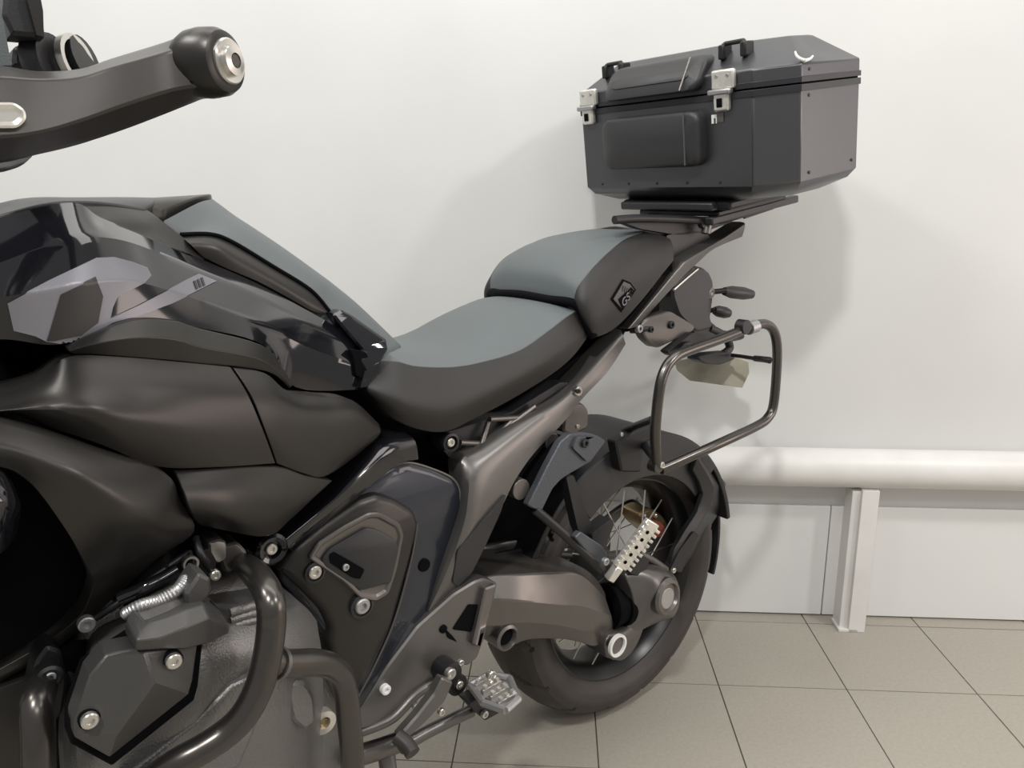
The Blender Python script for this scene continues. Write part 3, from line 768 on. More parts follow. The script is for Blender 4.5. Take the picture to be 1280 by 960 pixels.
sheet('lower_side_cover', [
    [(219, 591, .288), (285, 586, .278), (346, 583, .253), (384, 595, .236), (416, 601, .218)],
    [(228, 612, .305), (290, 614, .294), (345, 620, .268), (376, 624, .245), (396, 619, .226)],
    [(238, 640, .305), (292, 646, .296), (335, 650, .27), (358, 645, .25), (376, 638, .228)],
    [(248, 656, .28), (290, 665, .275), (322, 671, .257), (344, 667, .24), (360, 652, .225)]],
    .03, 'satin_grey', MC, 5, 5, True, True, mirror=True)
sheet('front_fairing', [
    [(-80, 508, .28), (0, 527, .31), (60, 543, .314), (120, 563, .315), (206, 591, .30), (226, 626, .295), (243, 664, .283), (200, 696, .27), (150, 740, .26), (110, 778, .252), (60, 818, .245), (-30, 870, .24)],
    [(-80, 545, .33), (0, 556, .336), (55, 574, .343), (110, 600, .35), (165, 640, .343), (184, 665, .33), (184, 690, .31), (160, 715, .29), (132, 745, .273), (104, 774, .262), (56, 814, .253), (-30, 862, .246)],
    [(-80, 575, .335), (0, 584, .335), (30, 598, .335), (52, 620, .334), (78, 656, .33), (98, 688, .32), (112, 716, .305), (116, 732, .29), (108, 756, .275), (94, 776, .265), (50, 808, .255), (-30, 853, .25)]],
    .03, 'satin_grey', MC, 5, 6, True, True, mirror=True, smooth=40)
plate('duct_backing', [(-80, 540), (40, 590), (130, 680), (125, 750), (60, 815), (-80, 880)], .02, 'pure_dark', MC, v=.235, mirror=True)
sheet('headlight_pod', [[(-80, 575, .36), (-5, 592, .36), (14, 602, .35), (22, 612, .34)], [(-80, 625, .39), (-5, 630, .385), (15, 632, .375), (27, 634, .35)], [(-80, 700, .37), (-20, 700, .36), (5, 690, .35), (22, 668, .34)]], .05, 'gloss_black', MC, 5, 5, mirror=True)
decal_spots = None

# ---- gloss frame rail and engine side cover
fr = sheet('frame_spar', [
    [(345, 668, .19), (382, 640, .19), (420, 606, .185), (452, 574, .175), (482, 546, .165), (508, 541, .155)],
    [(352, 680, .215), (388, 650, .215), (426, 618, .21), (458, 588, .20), (490, 560, .185), (520, 552, .17)],
    [(366, 690, .20), (400, 660, .20), (436, 632, .195), (468, 604, .19), (500, 580, .18), (524, 575, .165)]],
    .05, 'gloss_black', MC, 4, 4, True, True, mirror=True)
lathe('spar_boss', [(0, -.05), (.021, -.05), (.021, 0), (.017, .004), (.012, .002), (.011, -.006), (0, -.006)], (340, 687, .215), AV, 'gloss_black', MC, 28)
bolt((339, 686, .212), .0075, MC)
EC = [(362, 668), (400, 642), (440, 614), (470, 594), (490, 582), (510, 577), (540, 585), (566, 596), (576, 610), (577, 635), (568, 662), (552, 712), (534, 764), (505, 815), (482, 845), (448, 892), (438, 900), (425, 880), (405, 830), (404, 790), (380, 760), (352, 728), (345, 700)]
ecv = lambda x, y: .158+.02*min(1, max(0, (560-x)/150.))
ec = plate('engine_side_cover', [(x, y, ecv(x, y)) for x, y in EC], .03, 'blue_black', MC, rings=((.003, .003), (.012, .006)), r=5, mirror=True, smooth=50, key='ec')
tube('cover_piping', [(440, 615, .178), (470, 595, .172), (492, 583, .169), (512, 578.5, .166), (540, 586, .163), (564, 597, .162), (574, 611, .161), (575, 634, .161)], .0018, 'graphite', ec, 6)
tube('cover_edge', [(522, 655, .172), (514, 700, .173), (493, 775, .175), (469, 830, .177), (447, 872, .178)], .0022, 'graphite', ec, 6)
disc('cover_hole', (531, 707, .1705), .0105, .006, 'pure_dark', ec)
IC = [(347, 712), (367, 682), (405, 652), (445, 625), (470, 617), (490, 622), (515, 637), (522, 655), (511, 700), (486, 785), (464, 830), (444, 868), (424, 866), (408, 800), (411, 786), (400, 762), (372, 734)]
ic = plate('inner_cover', [(x, y, .190) for x, y in IC], .03, 'satin_grey', MC, rings=((.003, .004), (.010, .008)), r=6, smooth=50)
RB = [(385, 698), (397, 678), (428, 658), (460, 641), (474, 640), (500, 654), (505, 668), (496, 712), (486, 742), (470, 752), (450, 748), (430, 728)]
rb = plate('recess_rim', [(x, y, .204) for x, y in RB], .012, 'graphite', ic, r=5, rings=((.002, .002), (.006, .0015), (.009, -.002)), smooth=50)
RC = [(402, 699), (412, 686), (457, 660), (470, 662), (496, 676), (498, 688), (489, 728), (452, 738), (448, 736), (406, 708)]
plate('recess_floor', [(x, y, .2055) for x, y in RC], .004, 'dark_plastic', ic, r=4, rings=((.002, .001),))
rcs = plate('recess_slot', [(x, y, .2085) for x, y in [(412, 694), (418, 690), (456, 712), (450, 724), (440, 722), (413, 704)]], .002, 'pure_dark', ic, r=2)
bolt((432, 709, .2095), .005, ic, 'worn_alloy')
for (x, y, r_) in ((393, 715, .011), (452, 757, .0135)):
    lathe('bolt_seat', [(0, -.008), (r_*1.35, -.008), (r_*1.35, .003), (r_*1.05, .004), (r_, .0), (0, .0)], (x, y, .200), AV, 'dark_plastic', ic, 24)
    bolt((x, y, .203), r_*.85, ic, 'silver' if x < 400 else 'worn_alloy')

# ---- cylinder, head cover and plumbing
hd = sheet('cylinder_head', [
    [(104, 850, .25), (118, 800, .25), (165, 772, .25), (235, 756, .25), (300, 752, .25), (352, 756, .25), (380, 758, .24), (396, 776, .23)],
    [(98, 870, .30), (114, 818, .31), (165, 790, .32), (235, 772, .325), (300, 770, .32), (350, 768, .31), (378, 772, .29), (398, 790, .26)],
    [(92, 912, .31), (120, 880, .345), (170, 850, .36), (235, 830, .365), (300, 822, .36), (350, 818, .345), (384, 816, .315), (402, 816, .27)],
    [(88, 960, .31), (120, 945, .345), (170, 930, .36), (235, 915, .365), (300, 905, .36), (350, 895, .345), (388, 880, .315), (404, 872, .27)],
    [(88, 1010, .30), (120, 1010, .33), (170, 1010, .345), (235, 1005, .35), (300, 995, .345), (350, 985, .33), (385, 975, .30), (402, 970, .26)]],
    .12, 'cast_grey', MC, 5, 5, True, True, bevel=.004, key='head')
def facets(name, pts, faces, t, m, parent, bevel=.002):
    """faceted solid from (x, y, v) points, closed towards the bike"""
    bm = bmesh.new(); F = [bm.verts.new(un(*p)) for p in pts]; B = [bm.verts.new(un(*p)+X3(0, -t, 0)) for p in pts]
    use = {}
    for f in faces:
        bm.faces.new([F[i] for i in f]); bm.faces.new([B[i] for i in f[::-1]])
        for a, b in zip(f, f[1:]+f[:1]): use.setdefault(frozenset((a, b)), []).append((a, b))
    for k, v in use.items():
        if len(v) == 1: a, b = v[0]; bm.faces.new((F[a], B[a], B[b], F[b]))
    return link(name, bm, m, parent, bevel, 12)
cvp = facets('head_cover', [(93, 903, .390), (112, 845, .390), (133, 818, .388), (168, 811, .390), (181, 815, .398), (247, 806, .390), (241, 850, .386), (236, 868, .383), (193, 853, .412), (137, 947, .383), (93, 922, .386), (146, 918, .400)],
    [[10, 0, 1, 2, 3, 4, 8, 11], [4, 5, 6, 7, 8], [8, 7, 9, 11], [10, 11, 9]], .03, 'head_plastic', MC)
facets('cover_channel', [(88, 900, .372), (108, 840, .372), (170, 800, .372), (254, 800, .372), (248, 858, .372), (243, 876, .372), (140, 958, .372), (88, 930, .372)], [[0, 1, 2, 3, 4, 5, 6, 7]], .03, 'pure_dark', cvp)
facets('head_step', [(243, 905, .368), (290, 858, .374), (335, 838, .374), (345, 850, .37), (300, 960, .372), (190, 1000, .368), (150, 975, .368)], [[0, 1, 2, 3, 4, 5, 6]], .02, 'cast_grey', MC, .004)
sheet('cover_box', [
    [(184, 768, .30), (206, 754, .31), (228, 741, .31), (246, 738, .30), (262, 748, .29)],
    [(180, 778, .385), (205, 772, .39), (232, 762, .39), (254, 756, .385), (278, 766, .36)],
    [(171, 800, .405), (200, 798, .405), (228, 786, .405), (262, 772, .395), (287, 786, .365)],
    [(170, 814, .40), (200, 812, .40), (230, 812, .40), (262, 804, .39), (286, 792, .36)]],
    .04, 'head_plastic', cvp, 4, 3, False, False, bevel=.003)
plate('neck', [(230, 742), (248, 716), (262, 722), (264, 738), (252, 756), (232, 756)], .03, 'head_plastic', cvp, v=.36, rings=((.003, .003),), r=3)
for x, y, v_, r_ in ((217, 826, .404, .0075), (112, 900, .396, .0075)):
    lathe('bolt_seat', [(0, -.006), (r_*1.2, -.006), (r_*1.2, 0), (0, 0)], (x, y, v_-.002), AV, 'pure_dark', cvp, 20)
    bolt((x, y, v_), r_, cvp, 'silver')
bo = lathe('oil_plug', [(.008, -.01), (.016, -.01), (.016, .002), (.008, .002), (.008, -.01)], (405, 903, .275), AV, 'bright_metal', MC, 24)
disc('plug_core', (405, 905, .272), .008, .01, 'caliper_gold', MC)
for k in range(3):
    tube('cooling_fin', [(288, 766+k*9, .33), (312, 758+k*9, .33), (332, 754+k*9, .32)], .005, 'cast_grey', MC, k=2)
plate('head_rib', [(362, 850), (382, 852), (392, 870), (394, 900), (380, 912), (364, 900), (358, 870)], .03, 'cast_grey', MC, v=.335, rings=((.004, .004),), r=6)
# intake: throttle stub, clamp, ribbed sleeve, connectors
tube('intake_stub', [(180, 742, .22), (205, 724, .24), (228, 706, .25)], .032, 'black_plastic', MC, 20, 4)
sl_ = None
hs = resamp([un(158, 767, .345), un(176, 757, .35), un(200, 750, .35), (un(222, 737, .35)), un(232, 724, .34)], 6, True)
bm = bmesh.new()
for k in range(len(hs)-1):
    add_lathe(bm, [(0, -.003), (.0055, -.003), (.0066, 0), (.0055, .003), (0, .003)], hs[k], hs[k+1]-hs[k], 14)
link('heat_sleeve', bm, 'worn_alloy', MC)['kind'] = 'stuff'
tube('hose_end', [(206, 704, .25), (210, 711, .25), (212, 718, .25)], .008, 'silver', MC, k=3)
tube('intake_hose', [(150, 748, .29), (180, 735, .30), (205, 722, .30), (222, 712, .30)], .007, 'gloss_black', MC, k=6)
cn = plate('sensor', [(260, 678), (272, 674), (282, 676), (283, 698), (272, 704), (262, 698)], .03, 'silver', MC, v=.26, rings=((.002, .003),), r=3)
plate('sensor_mount', [(276, 682), (296, 676), (309, 690), (308, 712), (280, 716), (274, 700)], .03, 'graphite', MC, v=.235, rings=((.003, .003),), r=6)
plate('connector', [(248, 690), (262, 686), (270, 700), (270, 716), (250, 720)], .03, 'black_plastic', MC, v=.265, r=3)
tube('sensor_cable', [(244, 672, .27), (250, 690, .285), (258, 704, .285), (268, 718, .275)], .0042, 'black_plastic', MC, 10)
tube('sensor_cable', [(236, 690, .26), (240, 706, .275), (246, 718, .28)], .0035, 'dark_plastic', MC, 10)
lathe('hose_clip', [(.006, -.003), (.0085, -.003), (.0085, .003), (.006, .003), (.006, -.003)], (238, 704, .285), AV, 'silver', MC, 18)
bolt((269, 719, .285), .006, MC)
tube('brake_pipe', [(120, 772, .27), (150, 752, .28), (190, 722, .27), (236, 690, .26)], .004, 'black_plastic', MC, 10)
lathe('frame_eyelet', [(.004, -.02), (.012, -.02), (.012, .002), (.009, .004), (.004, .002)], (62, 846, .30), AV, 'black_plastic', MC, 24)
bolt((63, 846, .302), .005, MC, 'worn_alloy')
plate('bar_bracket', [(36, 868), (44, 826), (58, 806), (76, 812), (84, 850), (78, 890), (66, 905), (44, 900)], .03, 'black_plastic', MC, v=.285, rings=((.003, .003),), r=6)
plate('radiator_guard', [(-80, 880), (0, 860), (40, 846), (32, 880), (26, 1000), (-80, 1000)], .04, 'satin_grey', MC, v=.25, r=4)
tube('frame_tube', [(90, 800, .22), (86, 850, .23), (78, 1000, .23)], .02, 'pure_dark', MC, k=3)
bolt((108, 780, .30), .008, MC, 'worn_alloy')
# crash bars
CV = .405
tube('crash_bar', [(298, 704, .20), (312, 711, .29), (328, 728, .37), (338, 752, CV), (339, 782, CV+.004), (335, 815, CV+.006), (328, 846, CV+.006), (317, 874, CV+.006), (302, 898, CV+.004), (282, 917, CV), (252, 937, CV-.003), (215, 958, CV-.01), (160, 1000, CV-.03)], .0145, 'tube_black', MC, 20, 6)
cb2 = tube('crash_bar', [(338, 829, CV-.002), (365, 829, CV-.01), (392, 828, .385), (412, 832, .37), (426, 845, .355), (433, 868, .345), (436, 900, .34), (440, 940, .335), (442, 1010, .32)], .0145, 'tube_black', MC, 20, 6)
lathe('bar_weld', [(.010, -.003), (.0165, -.003), (.017, .002), (.010, .003)], (347, 829, CV-.004), un(360, 829, CV-.01)-un(345, 829, CV-.002), 'graphite', cb2, 20)
tube('crash_bar', [(50, 860, .30), (46, 880, .32), (47, 910, .33), (48, 960, .335), (50, 1010, .33)], .0150, 'tube_black', MC, 20, 5)

# ---- handlebar: hand guard bar, end weight, grip, switchgear, mirror
HV = .46
hg = sheet('hand_guard', [
    [(-90, 76, .43), (0, 82, .43), (48, 89, .43), (100, 86, .435), (140, 73, .44), (205, 53, .445), (228, 43, .45), (245, 34, .45), (268, 33, .45)],
    [(-90, 95, .465), (0, 96, .465), (50, 99, .465), (100, 96, .468), (140, 84, .47), (205, 66, .47), (232, 56, .475), (250, 48, .48), (270, 46, .48)],
    [(-90, 172, .475), (0, 172, .475), (50, 166, .475), (100, 152, .475), (150, 134, .475), (205, 116, .475), (232, 110, .478), (255, 108, .48), (274, 108, .48)],
    [(-90, 208, .43), (0, 203, .43), (50, 192, .43), (100, 180, .435), (155, 162, .44), (205, 143, .445), (235, 131, .45), (262, 121, .45), (285, 120, .45)]],
    .018, 'guard_grey', MC, 4, 5, True, False, bevel=.003, smooth=30)
e0 = un(281, 77, .482)
ax = X3(-.62, 1, .02)
lathe('guard_end', [(0, -.034), (.021, -.034), (.0245, -.026), (.0255, -.016), (.0245, -.004), (.022, .001), (.018, .003), (0, .003)], e0, ax, 'satin_dark', hg, 40, smooth=30)
lathe('bar_end_weight', [(0, 0), (.0165, 0), (.0165, .004), (.0155, .0052), (.0115, .0045), (.0105, .0085), (.0055, .0095), (.005, .006), (0, .006)], e0+ax.normalized()*.001, ax, 'silver', hg, 40)
lathe('bar_end_screw', [(0, 0), (.005, 0), (.005, .002), (0, .002)], e0+ax.normalized()*.008, ax, 'tube_black', hg, 6)
plate('guard_inlay', [(-60, 128), (18, 128), (32, 138), (33, 150), (22, 160), (-60, 160)], .004, 'bright_metal', hg, v=.4775, rings=((.0015, .001), (.004, -.001)), r=6)
plate('guard_slot', [(232, 70), (250, 64), (250, 68), (234, 74)], .002, 'pure_dark', hg, v=.479, r=1)
plate('guard_slot', [(237, 101), (258, 98), (258, 101), (240, 105)], .002, 'pure_dark', hg, v=.479, r=1)
sheet('lower_guard', [[(-90, 200, .40), (0, 200, .40), (30, 193, .40), (42, 192, .40)], [(-90, 214, .42), (0, 213, .42), (25, 208, .42), (40, 196, .41)]], .05, 'black_plastic', MC, 4, 4)
gp = tube('grip', [(290, 77, .40), (230, 90, .36), (150, 108, .30), (60, 125, .22)], .017, 'rubber', MC, 20, 3)
sw_ = tube('clutch_perch', [(40, 96, .30), (75, 84, .315), (108, 74, .33)], .020, 'black_plastic', MC, 20, 3)
lathe('perch_ring', [(.017, -.004), (.0215, -.004), (.0215, .002), (.017, .002), (.017, -.004)], (96, 76, .335), X3(-.5, .5, .12), 'silver', sw_, 28)
lathe('perch_clamp', [(0, -.008), (.023, -.008), (.023, .008), (0, .008)], (60, 80, .33), X3(-.5, .5, .12), 'dark_plastic', sw_, 28)
plate('switch_block', [(16, 60), (44, 46), (56, 52), (60, 88), (14, 84)], .05, 'black_plastic', MC, v=.33, rings=((.003, .003),), r=4)
for k in range(3): plate('switch_mark', [(26+k*7, 73), (31+k*7, 72.5), (31+k*7, 76), (26+k*7, 76.5)], .002, 'white_mark', MC, v=.335)
plate('mirror_arm', [(2, 20), (8, -40), (40, -60), (52, 10), (56, 48), (38, 46), (14, 44)], .03, 'dark_plastic', MC, v=.36, rings=((.003, .003),), r=3)
plate('mirror_arm_face', [(30, -50), (42, -50), (54, 14), (55, 46), (46, 44), (34, 0)], .01, 'satin_grey', MC, v=.37, r=2)
plate('hand_shield', [(-80, -30), (0, 8), (5, 30), (12, 68), (16, 82), (-80, 90)], .006, 'seat_grey', MC, v=.40, r=4)
plate('handlebar_riser', [(-40, 70), (20, 66), (50, 96), (40, 130), (-60, 140)], .05, 'black_plastic', MC, v=.27, r=5)

# ---- luggage rack on the tail
rk = plate('luggage_rack', [(772, 275), (800, 272), (850, 273), (905, 270), (925, 268), (914, 278), (880, 290), (850, 294), (800, 286)], .02, 'black_plastic', MC, v=.09, mirror=False, r=4, bevel=.002)
for s in (1,):
    tube('rack_rail', [(768, 275, .10), (800, 273, .105), (850, 274, .11), (900, 275, .11), (950, 260, .11)], .008, 'black_plastic', MC)
tube('rack_post', [(882, 292, .115), (884, 282, .115)], .010, 'graphite', MC, k=2, curve=False)
disc('rack_knob', (882, 279, .118), .011, .012, 'dark_plastic', MC)
for x, y in ((800, 277), (838, 285), (868, 290)): tube('rack_spacer', [(x, y, .05), (x, y+9, .05)], .012, 'pure_dark', MC, k=2, curve=False)
plate('tail_block', [(832, 294), (870, 288), (890, 296), (872, 312), (858, 320), (845, 328), (838, 312)], .18, 'dark_plastic', MC, v=.09, r=5)
for k in range(4):
    tube('rack_slat', [(932+k*9, 268-k*3.2, .09), (938+k*9, 261-k*3.2, .09)], .004, 'black_plastic', rk, k=2, curve=False)
tube('rack_tip', [(925, 262, .10), (968, 252, .10)], .004, 'black_plastic', rk, k=2); tube('rack_tip', [(930, 272, .10), (966, 260, .10)], .003, 'black_plastic', rk, k=2)

# ================================================================== top case
TC, RC_, PC = math.radians(41.8), math.radians(1.1), math.radians(9.0)
F_ = Vector((-math.cos(TC), -math.sin(TC), 0)); L_ = Vector((math.sin(TC), -math.cos(TC), 0)); Z_ = Vector((0, 0, 1))
W_ = Z_*math.cos(RC_)+L_*math.sin(RC_); V_ = L_*math.cos(RC_)-Z_*math.sin(RC_)
O_ = BC-F_*.2+W_*1.1
B_ = -F_*math.cos(PC)+W_*math.sin(PC); UP = W_*math.cos(PC)+F_*math.sin(PC)
KX = B_; KY = UP.cross(B_); KZ = UP     # case axes: x to the rear, y, z up ; y = -left
case = bpy.data.objects.new('top_case', None); col.objects.link(case); case.empty_display_size = .1
M = Matrix((KX, KY, KZ)).transposed().to_4x4(); M.translation = O_+UP*.03
case.matrix_world = M
tag(case, 'dark grey metal top case with black back pads mounted behind the seat', 'luggage')
s_ = 1 if KY.dot(V_) > 0 else -1
def K(b, v, h): return X3(b, s_*v, h-.03)
FB, VA, VB, VC = -.078, -.243, .225, .284
def octo(b0, b1, vr, vl, cfb, cfv, crb, crv):
    """plan outline: front-left chamfer (cfb deep, cfv wide), rear chamfers"""
    return [(b0, vl-cfv), (b0+cfb, vl), (b1-crb, vl), (b1, vl-crv), (b1, vr+crv), (b1-crb, vr), (b0+.05, vr), (b0, vr+.045)]
def loft(name, secs, m, parent, bevel=.003, cap=True):
    bm = bmesh.new(); R = []
    for pl, h in secs: R.append([bm.verts.new(K(b, v, h if not callable(h) else h(b, v))) for b, v in pl])
    n = len(R[0])
    for a, b in zip(R[:-1], R[1:]):
        for i in range(n): bm.faces.new((a[i], a[(i+1) % n], b[(i+1) % n], b[i]))
    bm.faces.new(R[0][::-1]); bm.faces.new(R[-1])
    return link(name, bm, m, parent, bevel, 30, 3)
def oc(ins=0.): return octo(FB+ins, .25-ins, VA+ins-.02, VC-ins, .06, .059, .07, .08)
SEAM, BOT = .238, .066
body = loft('case_body', [(oc(.05), .035), (oc(.012), .052), (oc(.0), .068), (oc(0), SEAM-.002)], 'case_shell', case)
lid = loft('case_lid', [(oc(0), SEAM+.002), (oc(0), SEAM+.032), (oc(.005), SEAM+.036), (oc(.062), SEAM+.083), (oc(.068), SEAM+.085)], 'case_shell', case)
def strip(name, h0, h1, out, m, parent):
    bm = bmesh.new(); P = oc(-out); Q = oc(.002); n = len(P)
    for i in range(n):
        a, b, c, d = P[i], P[(i+1) % n], Q[(i+1) % n], Q[i]
        vs = [bm.verts.new(K(*a, h0)), bm.verts.new(K(*b, h0)), bm.verts.new(K(*b, h1)), bm.verts.new(K(*a, h1)), bm.verts.new(K(*d, h0)), bm.verts.new(K(*c, h0)), bm.verts.new(K(*c, h1)), bm.verts.new(K(*d, h1))]
        for f in ((0, 1, 2, 3), (4, 7, 6, 5), (0, 4, 5, 1), (3, 2, 6, 7)): bm.faces.new([vs[k] for k in f])
    return link(name, bm, m, parent, .0008)
strip('rim_strip', SEAM-.014, SEAM-.002, .0022, 'case_trim', body)
strip('rim_strip', SEAM+.001, SEAM+.011, .0022, 'case_trim', lid)
strip('seam_gasket', SEAM-.003, SEAM+.0025, -.002, 'pure_dark', body)
# padded back rests on the front face: rounded slabs
def slab(name, y0, y1, h0, h1, b0, th, m, parent, lean=0., rad=.022, puff=.006):
    bm = bmesh.new(); pts = []
    cs = [(y0+rad, h0+rad, 180), (y1-rad, h0+rad, 270), (y1-rad, h1-rad, 0), (y0+rad, h1-rad, 90)]
    for cx, cz, a0 in cs:
        for k in range(7):
            a = math.radians(a0+90*k/6); pts.append((cx+rad*math.cos(a), cz+rad*math.sin(a)))
    cy, ch = (y0+y1)/2, (h0+h1)/2
    def ringp(ins, d):
        out = []
        for y, h in pts:
            k_ = min(ins, (h1-h0)*.36); yy = cy+(y-cy)*(1-k_/((y1-y0)/2)); hh = ch+(h-ch)*(1-k_/((h1-h0)/2))
            out.append(bm.verts.new(K(b0-d+lean*(hh-h0), yy, hh)))
        return out
    R = [ringp(0, -.002), ringp(0, th*.7), ringp(.003, th*.92), ringp(.008, th), ringp(.022, th+puff*.6), ringp(.04, th+puff)]
    n = len(pts)
    for a, b in zip(R[:-1], R[1:]):
        for i in range(n): bm.faces.new((a[i], a[(i+1) % n], b[(i+1) % n], b[i]))
    bm.faces.new(R[0]); bm.faces.new(R[-1][::-1])
    return link(name, bm, m, parent, 0, 60)
PY0, PY1 = -.138, .122
p1 = slab('back_pad', PY0, PY1, .108, .212, FB, .026, 'pad_leather', body)
p2 = slab('back_pad', PY0+.012, PY1-.002, SEAM+.008, SEAM+.072, FB+.002, .034, 'pad_leather', lid, lean=.62)
for par, h0, h1, ln, bb in ((p1, .112, .208, 0, FB-.0325), (p2, SEAM+.012, SEAM+.069, .62, FB-.0395)):
    bm = bmesh.new()
    add_tube(bm, [K(bb+.002+ln*(h-h0), PY1-.030-(0 if ln == 0 else .002), h) for h in (h0, (h0*2+h1)/3, (h0+2*h1)/3, h1)], .0016, 8)
    link('pad_seam', bm, 'graphite', par)
# latches
def latch(yc, first):
    Lr = None
    bm = bmesh.new(); Z = I3
    add_box(bm, K(FB-.006, yc, SEAM+.022), X3(1, 0, 0), X3(0, 1, 0), X3(0, 0, 1), .012, .050, .034)
    lt = link('latch', bm, 'bright_metal', case, .004)
    bm = bmesh.new(); add_box(bm, K(FB-.006, yc-.004, SEAM-.016), X3(1, 0, 0), X3(0, 1, 0), X3(0, 0, 1), .012, .034, .034); link('latch_hook', bm, 'bright_metal', lt, .004)
    bm = bmesh.new(); add_box(bm, K(FB-.012, yc-.004, SEAM+.001), X3(1, 0, 0), X3(0, 1, 0), X3(0, 0, 1), .014, .050, .010); link('latch_bar', bm, 'worn_alloy', lt, .003)
    for dy in (-.012, .012):
        bm = bmesh.new(); add_lathe(bm, [(0, 0), (.0035, 0), (.003, .0015), (0, .0015)], K(FB-.012, yc+dy, SEAM+.028), X3(-1, 0, 0), 12); link('rivet', bm, 'worn_alloy', lt)
    bm = bmesh.new(); add_box(bm, K(FB-.013, yc-.006, SEAM-.018), X3(1, 0, 0), X3(0, 1, 0), X3(0, 0, 1), .002, .012, .016); link('latch_slot', bm, 'pure_dark', lt, .001)
latch(.168, 1); latch(-.186, 0)
# lashing eyelets at the lid's upper front edge
for yc in (.165, -.140):
    P_ = [K(FB+.040, yc-.024, SEAM+.062), K(FB+.028, yc-.024, SEAM+.080), K(FB+.032, yc-.020, SEAM+.084), K(FB+.032, yc+.020, SEAM+.084), K(FB+.028, yc+.024, SEAM+.080), K(FB+.040, yc+.024, SEAM+.062)]
    bm = bmesh.new(); add_tube(bm, resamp(P_, 4, False), .0042, 10); ob = link('lashing_eyelet', bm, 'black_plastic', lid)
    for s in (-1, 1):
        bm = bmesh.new(); add_box(bm, K(FB+.036, yc+s*.024, SEAM+.070), X3(1, 0, 0), X3(0, 1, 0), X3(0, 0, 1), .028, .013, .026); link('eyelet_foot', bm, 'black_plastic', ob, .003)
# small badge under the latch, corner wing emblem, rivets
bm = bmesh.new(); add_box(bm, K(FB-.0008, .141, .192), X3(1, 0, 0), X3(0, 1, 0), X3(0, 0, 1), .0016, .012, .016); bg = link('badge', bm, 'white_mark', body, .0003)
bm = bmesh.new(); add_box(bm, K(FB-.0008, .155, .194), X3(1, 0, 0), X3(0, 1, 0), X3(0, 0, 1), .0016, .015, .017); link('badge_panel', bm, 'graphite', bg, .0003)
bm = bmesh.new(); add_box(bm, K(FB-.0020, .143, .189), X3(1, 0, 0), X3(0, 1, 0), X3(0, 0, 1), .001, .004, .010); link('badge_mark', bm, 'graphite', bg, .0002)
def emb(pts, wd):
    bm = bmesh.new(); add_tube(bm, resamp(pts, 5, True), wd, 8, taper=(wd*.5, wd))
    return bm
em = link('emblem', emb([K(FB+.067, VC-.017, SEAM+.053), K(FB+.062, VC-.011, SEAM+.046), K(FB+.062, VC-.004, SEAM+.040), K(FB+.068, VC-.001, SEAM+.037)], .0035), 'white_mark', lid)
link('emblem_wing', emb([K(FB+.105, VC-.006, SEAM+.043), K(FB+.092, VC-.002, SEAM+.039), K(FB+.080, VC, SEAM+.037), K(FB+.068, VC, SEAM+.036)], .0035), 'white_mark', em)
for b_, h_ in ((FB+.085, SEAM+.022), (FB+.085, SEAM-.022), (FB+.09, .08), (FB+.24, .085)):
    bm = bmesh.new(); add_lathe(bm, [(0, 0), (.0032, 0), (.0026, .0016), (0, .0018)], K(b_, VC, h_), X3(0, s_, 0), 12); link('rivet', bm, 'decal_dark', body)
for v_ in (-.17, -.09, -.01, .07, .15):
    bm = bmesh.new(); add_lathe(bm, [(0, 0), (.0026, 0), (.002, .0012), (0, .0014)], K(FB, v_, .075), X3(-1, 0, 0), 12); link('rivet', bm, 'decal_dark', body)
# mounting plate under the case
def cbox(name, b0, b1, v0, v1, h0, h1, m, parent, bevel=.003):
    bm = bmesh.new(); add_box(bm, K((b0+b1)/2, (v0+v1)/2, (h0+h1)/2), X3(1, 0, 0), X3(0, 1, 0), X3(0, 0, 1), b1-b0, v1-v0, h1-h0); return link(name, bm, m, parent, bevel)
mp = cbox('mounting_plate', FB+.03, .22, -.14, .15, .016, .036, 'black_plastic', case, .006)
cbox('plate_edge', FB+.012, FB+.035, -.13, .12, .017, .034, 'dark_plastic', mp, .004)

ri = MC.matrix_world
bpy.context.view_layer.update()
toM = MC.matrix_world.inverted() @ case.matrix_world
def rackbox(name, b0, b1, v0, v1, h0, h1, m, parent):
    bm = bmesh.new(); add_box(bm, K((b0+b1)/2, (v0+v1)/2, (h0+h1)/2), X3(1, 0, 0), X3(0, 1, 0), X3(0, 0, 1), b1-b0, v1-v0, h1-h0)
    bmesh.ops.transform(bm, matrix=toM, verts=bm.verts)
    return link(name, bm, m, parent, .003)
rackbox('rack_plate', FB+.04, .20, -.10, .115, .002, .013, 'black_plastic', rk)
for v_ in (-.08, .095): rackbox('rack_arm', FB+.02, .25, v_, v_+.02, -.012, .004, 'dark_plastic', rk)
# ================================================================== the bike ahead of the frame's left edge
def nose(u, hw, z0, z1, k=9):
    """cross-section of the front fairing at distance u"""
    out = []
    for i in range(k):
        a = math.pi*i/(k-1); c = math.cos(a)
        out.append(X3(u, hw*(abs(c)**.6)*(1 if c > 0 else -1), z0+(z1-z0)*math.sin(a)**.7))
    return out
def sweep(name, secs, m, parent, closed=True, bevel=.002):
    bm = bmesh.new(); R = [[bm.verts.new(p) for p in s] for s in secs]; n = len(R[0])
    for a, b in zip(R[:-1], R[1:]):
        for i in range(n if closed else n-1): bm.faces.new((a[i], a[(i+1) % n], b[(i+1) % n], b[i]))
    bm.faces.new(R[0][::-1]); bm.faces.new(R[-1])
    return link(name, bm, m, parent, bevel, 40)
sweep('front_cowl', [nose(1.15, .215, .93, 1.12), nose(1.30, .20, .93, 1.10), nose(1.46, .13, .92, 1.05), nose(1.58, .06, .90, .98)], 'gloss_black', MC)
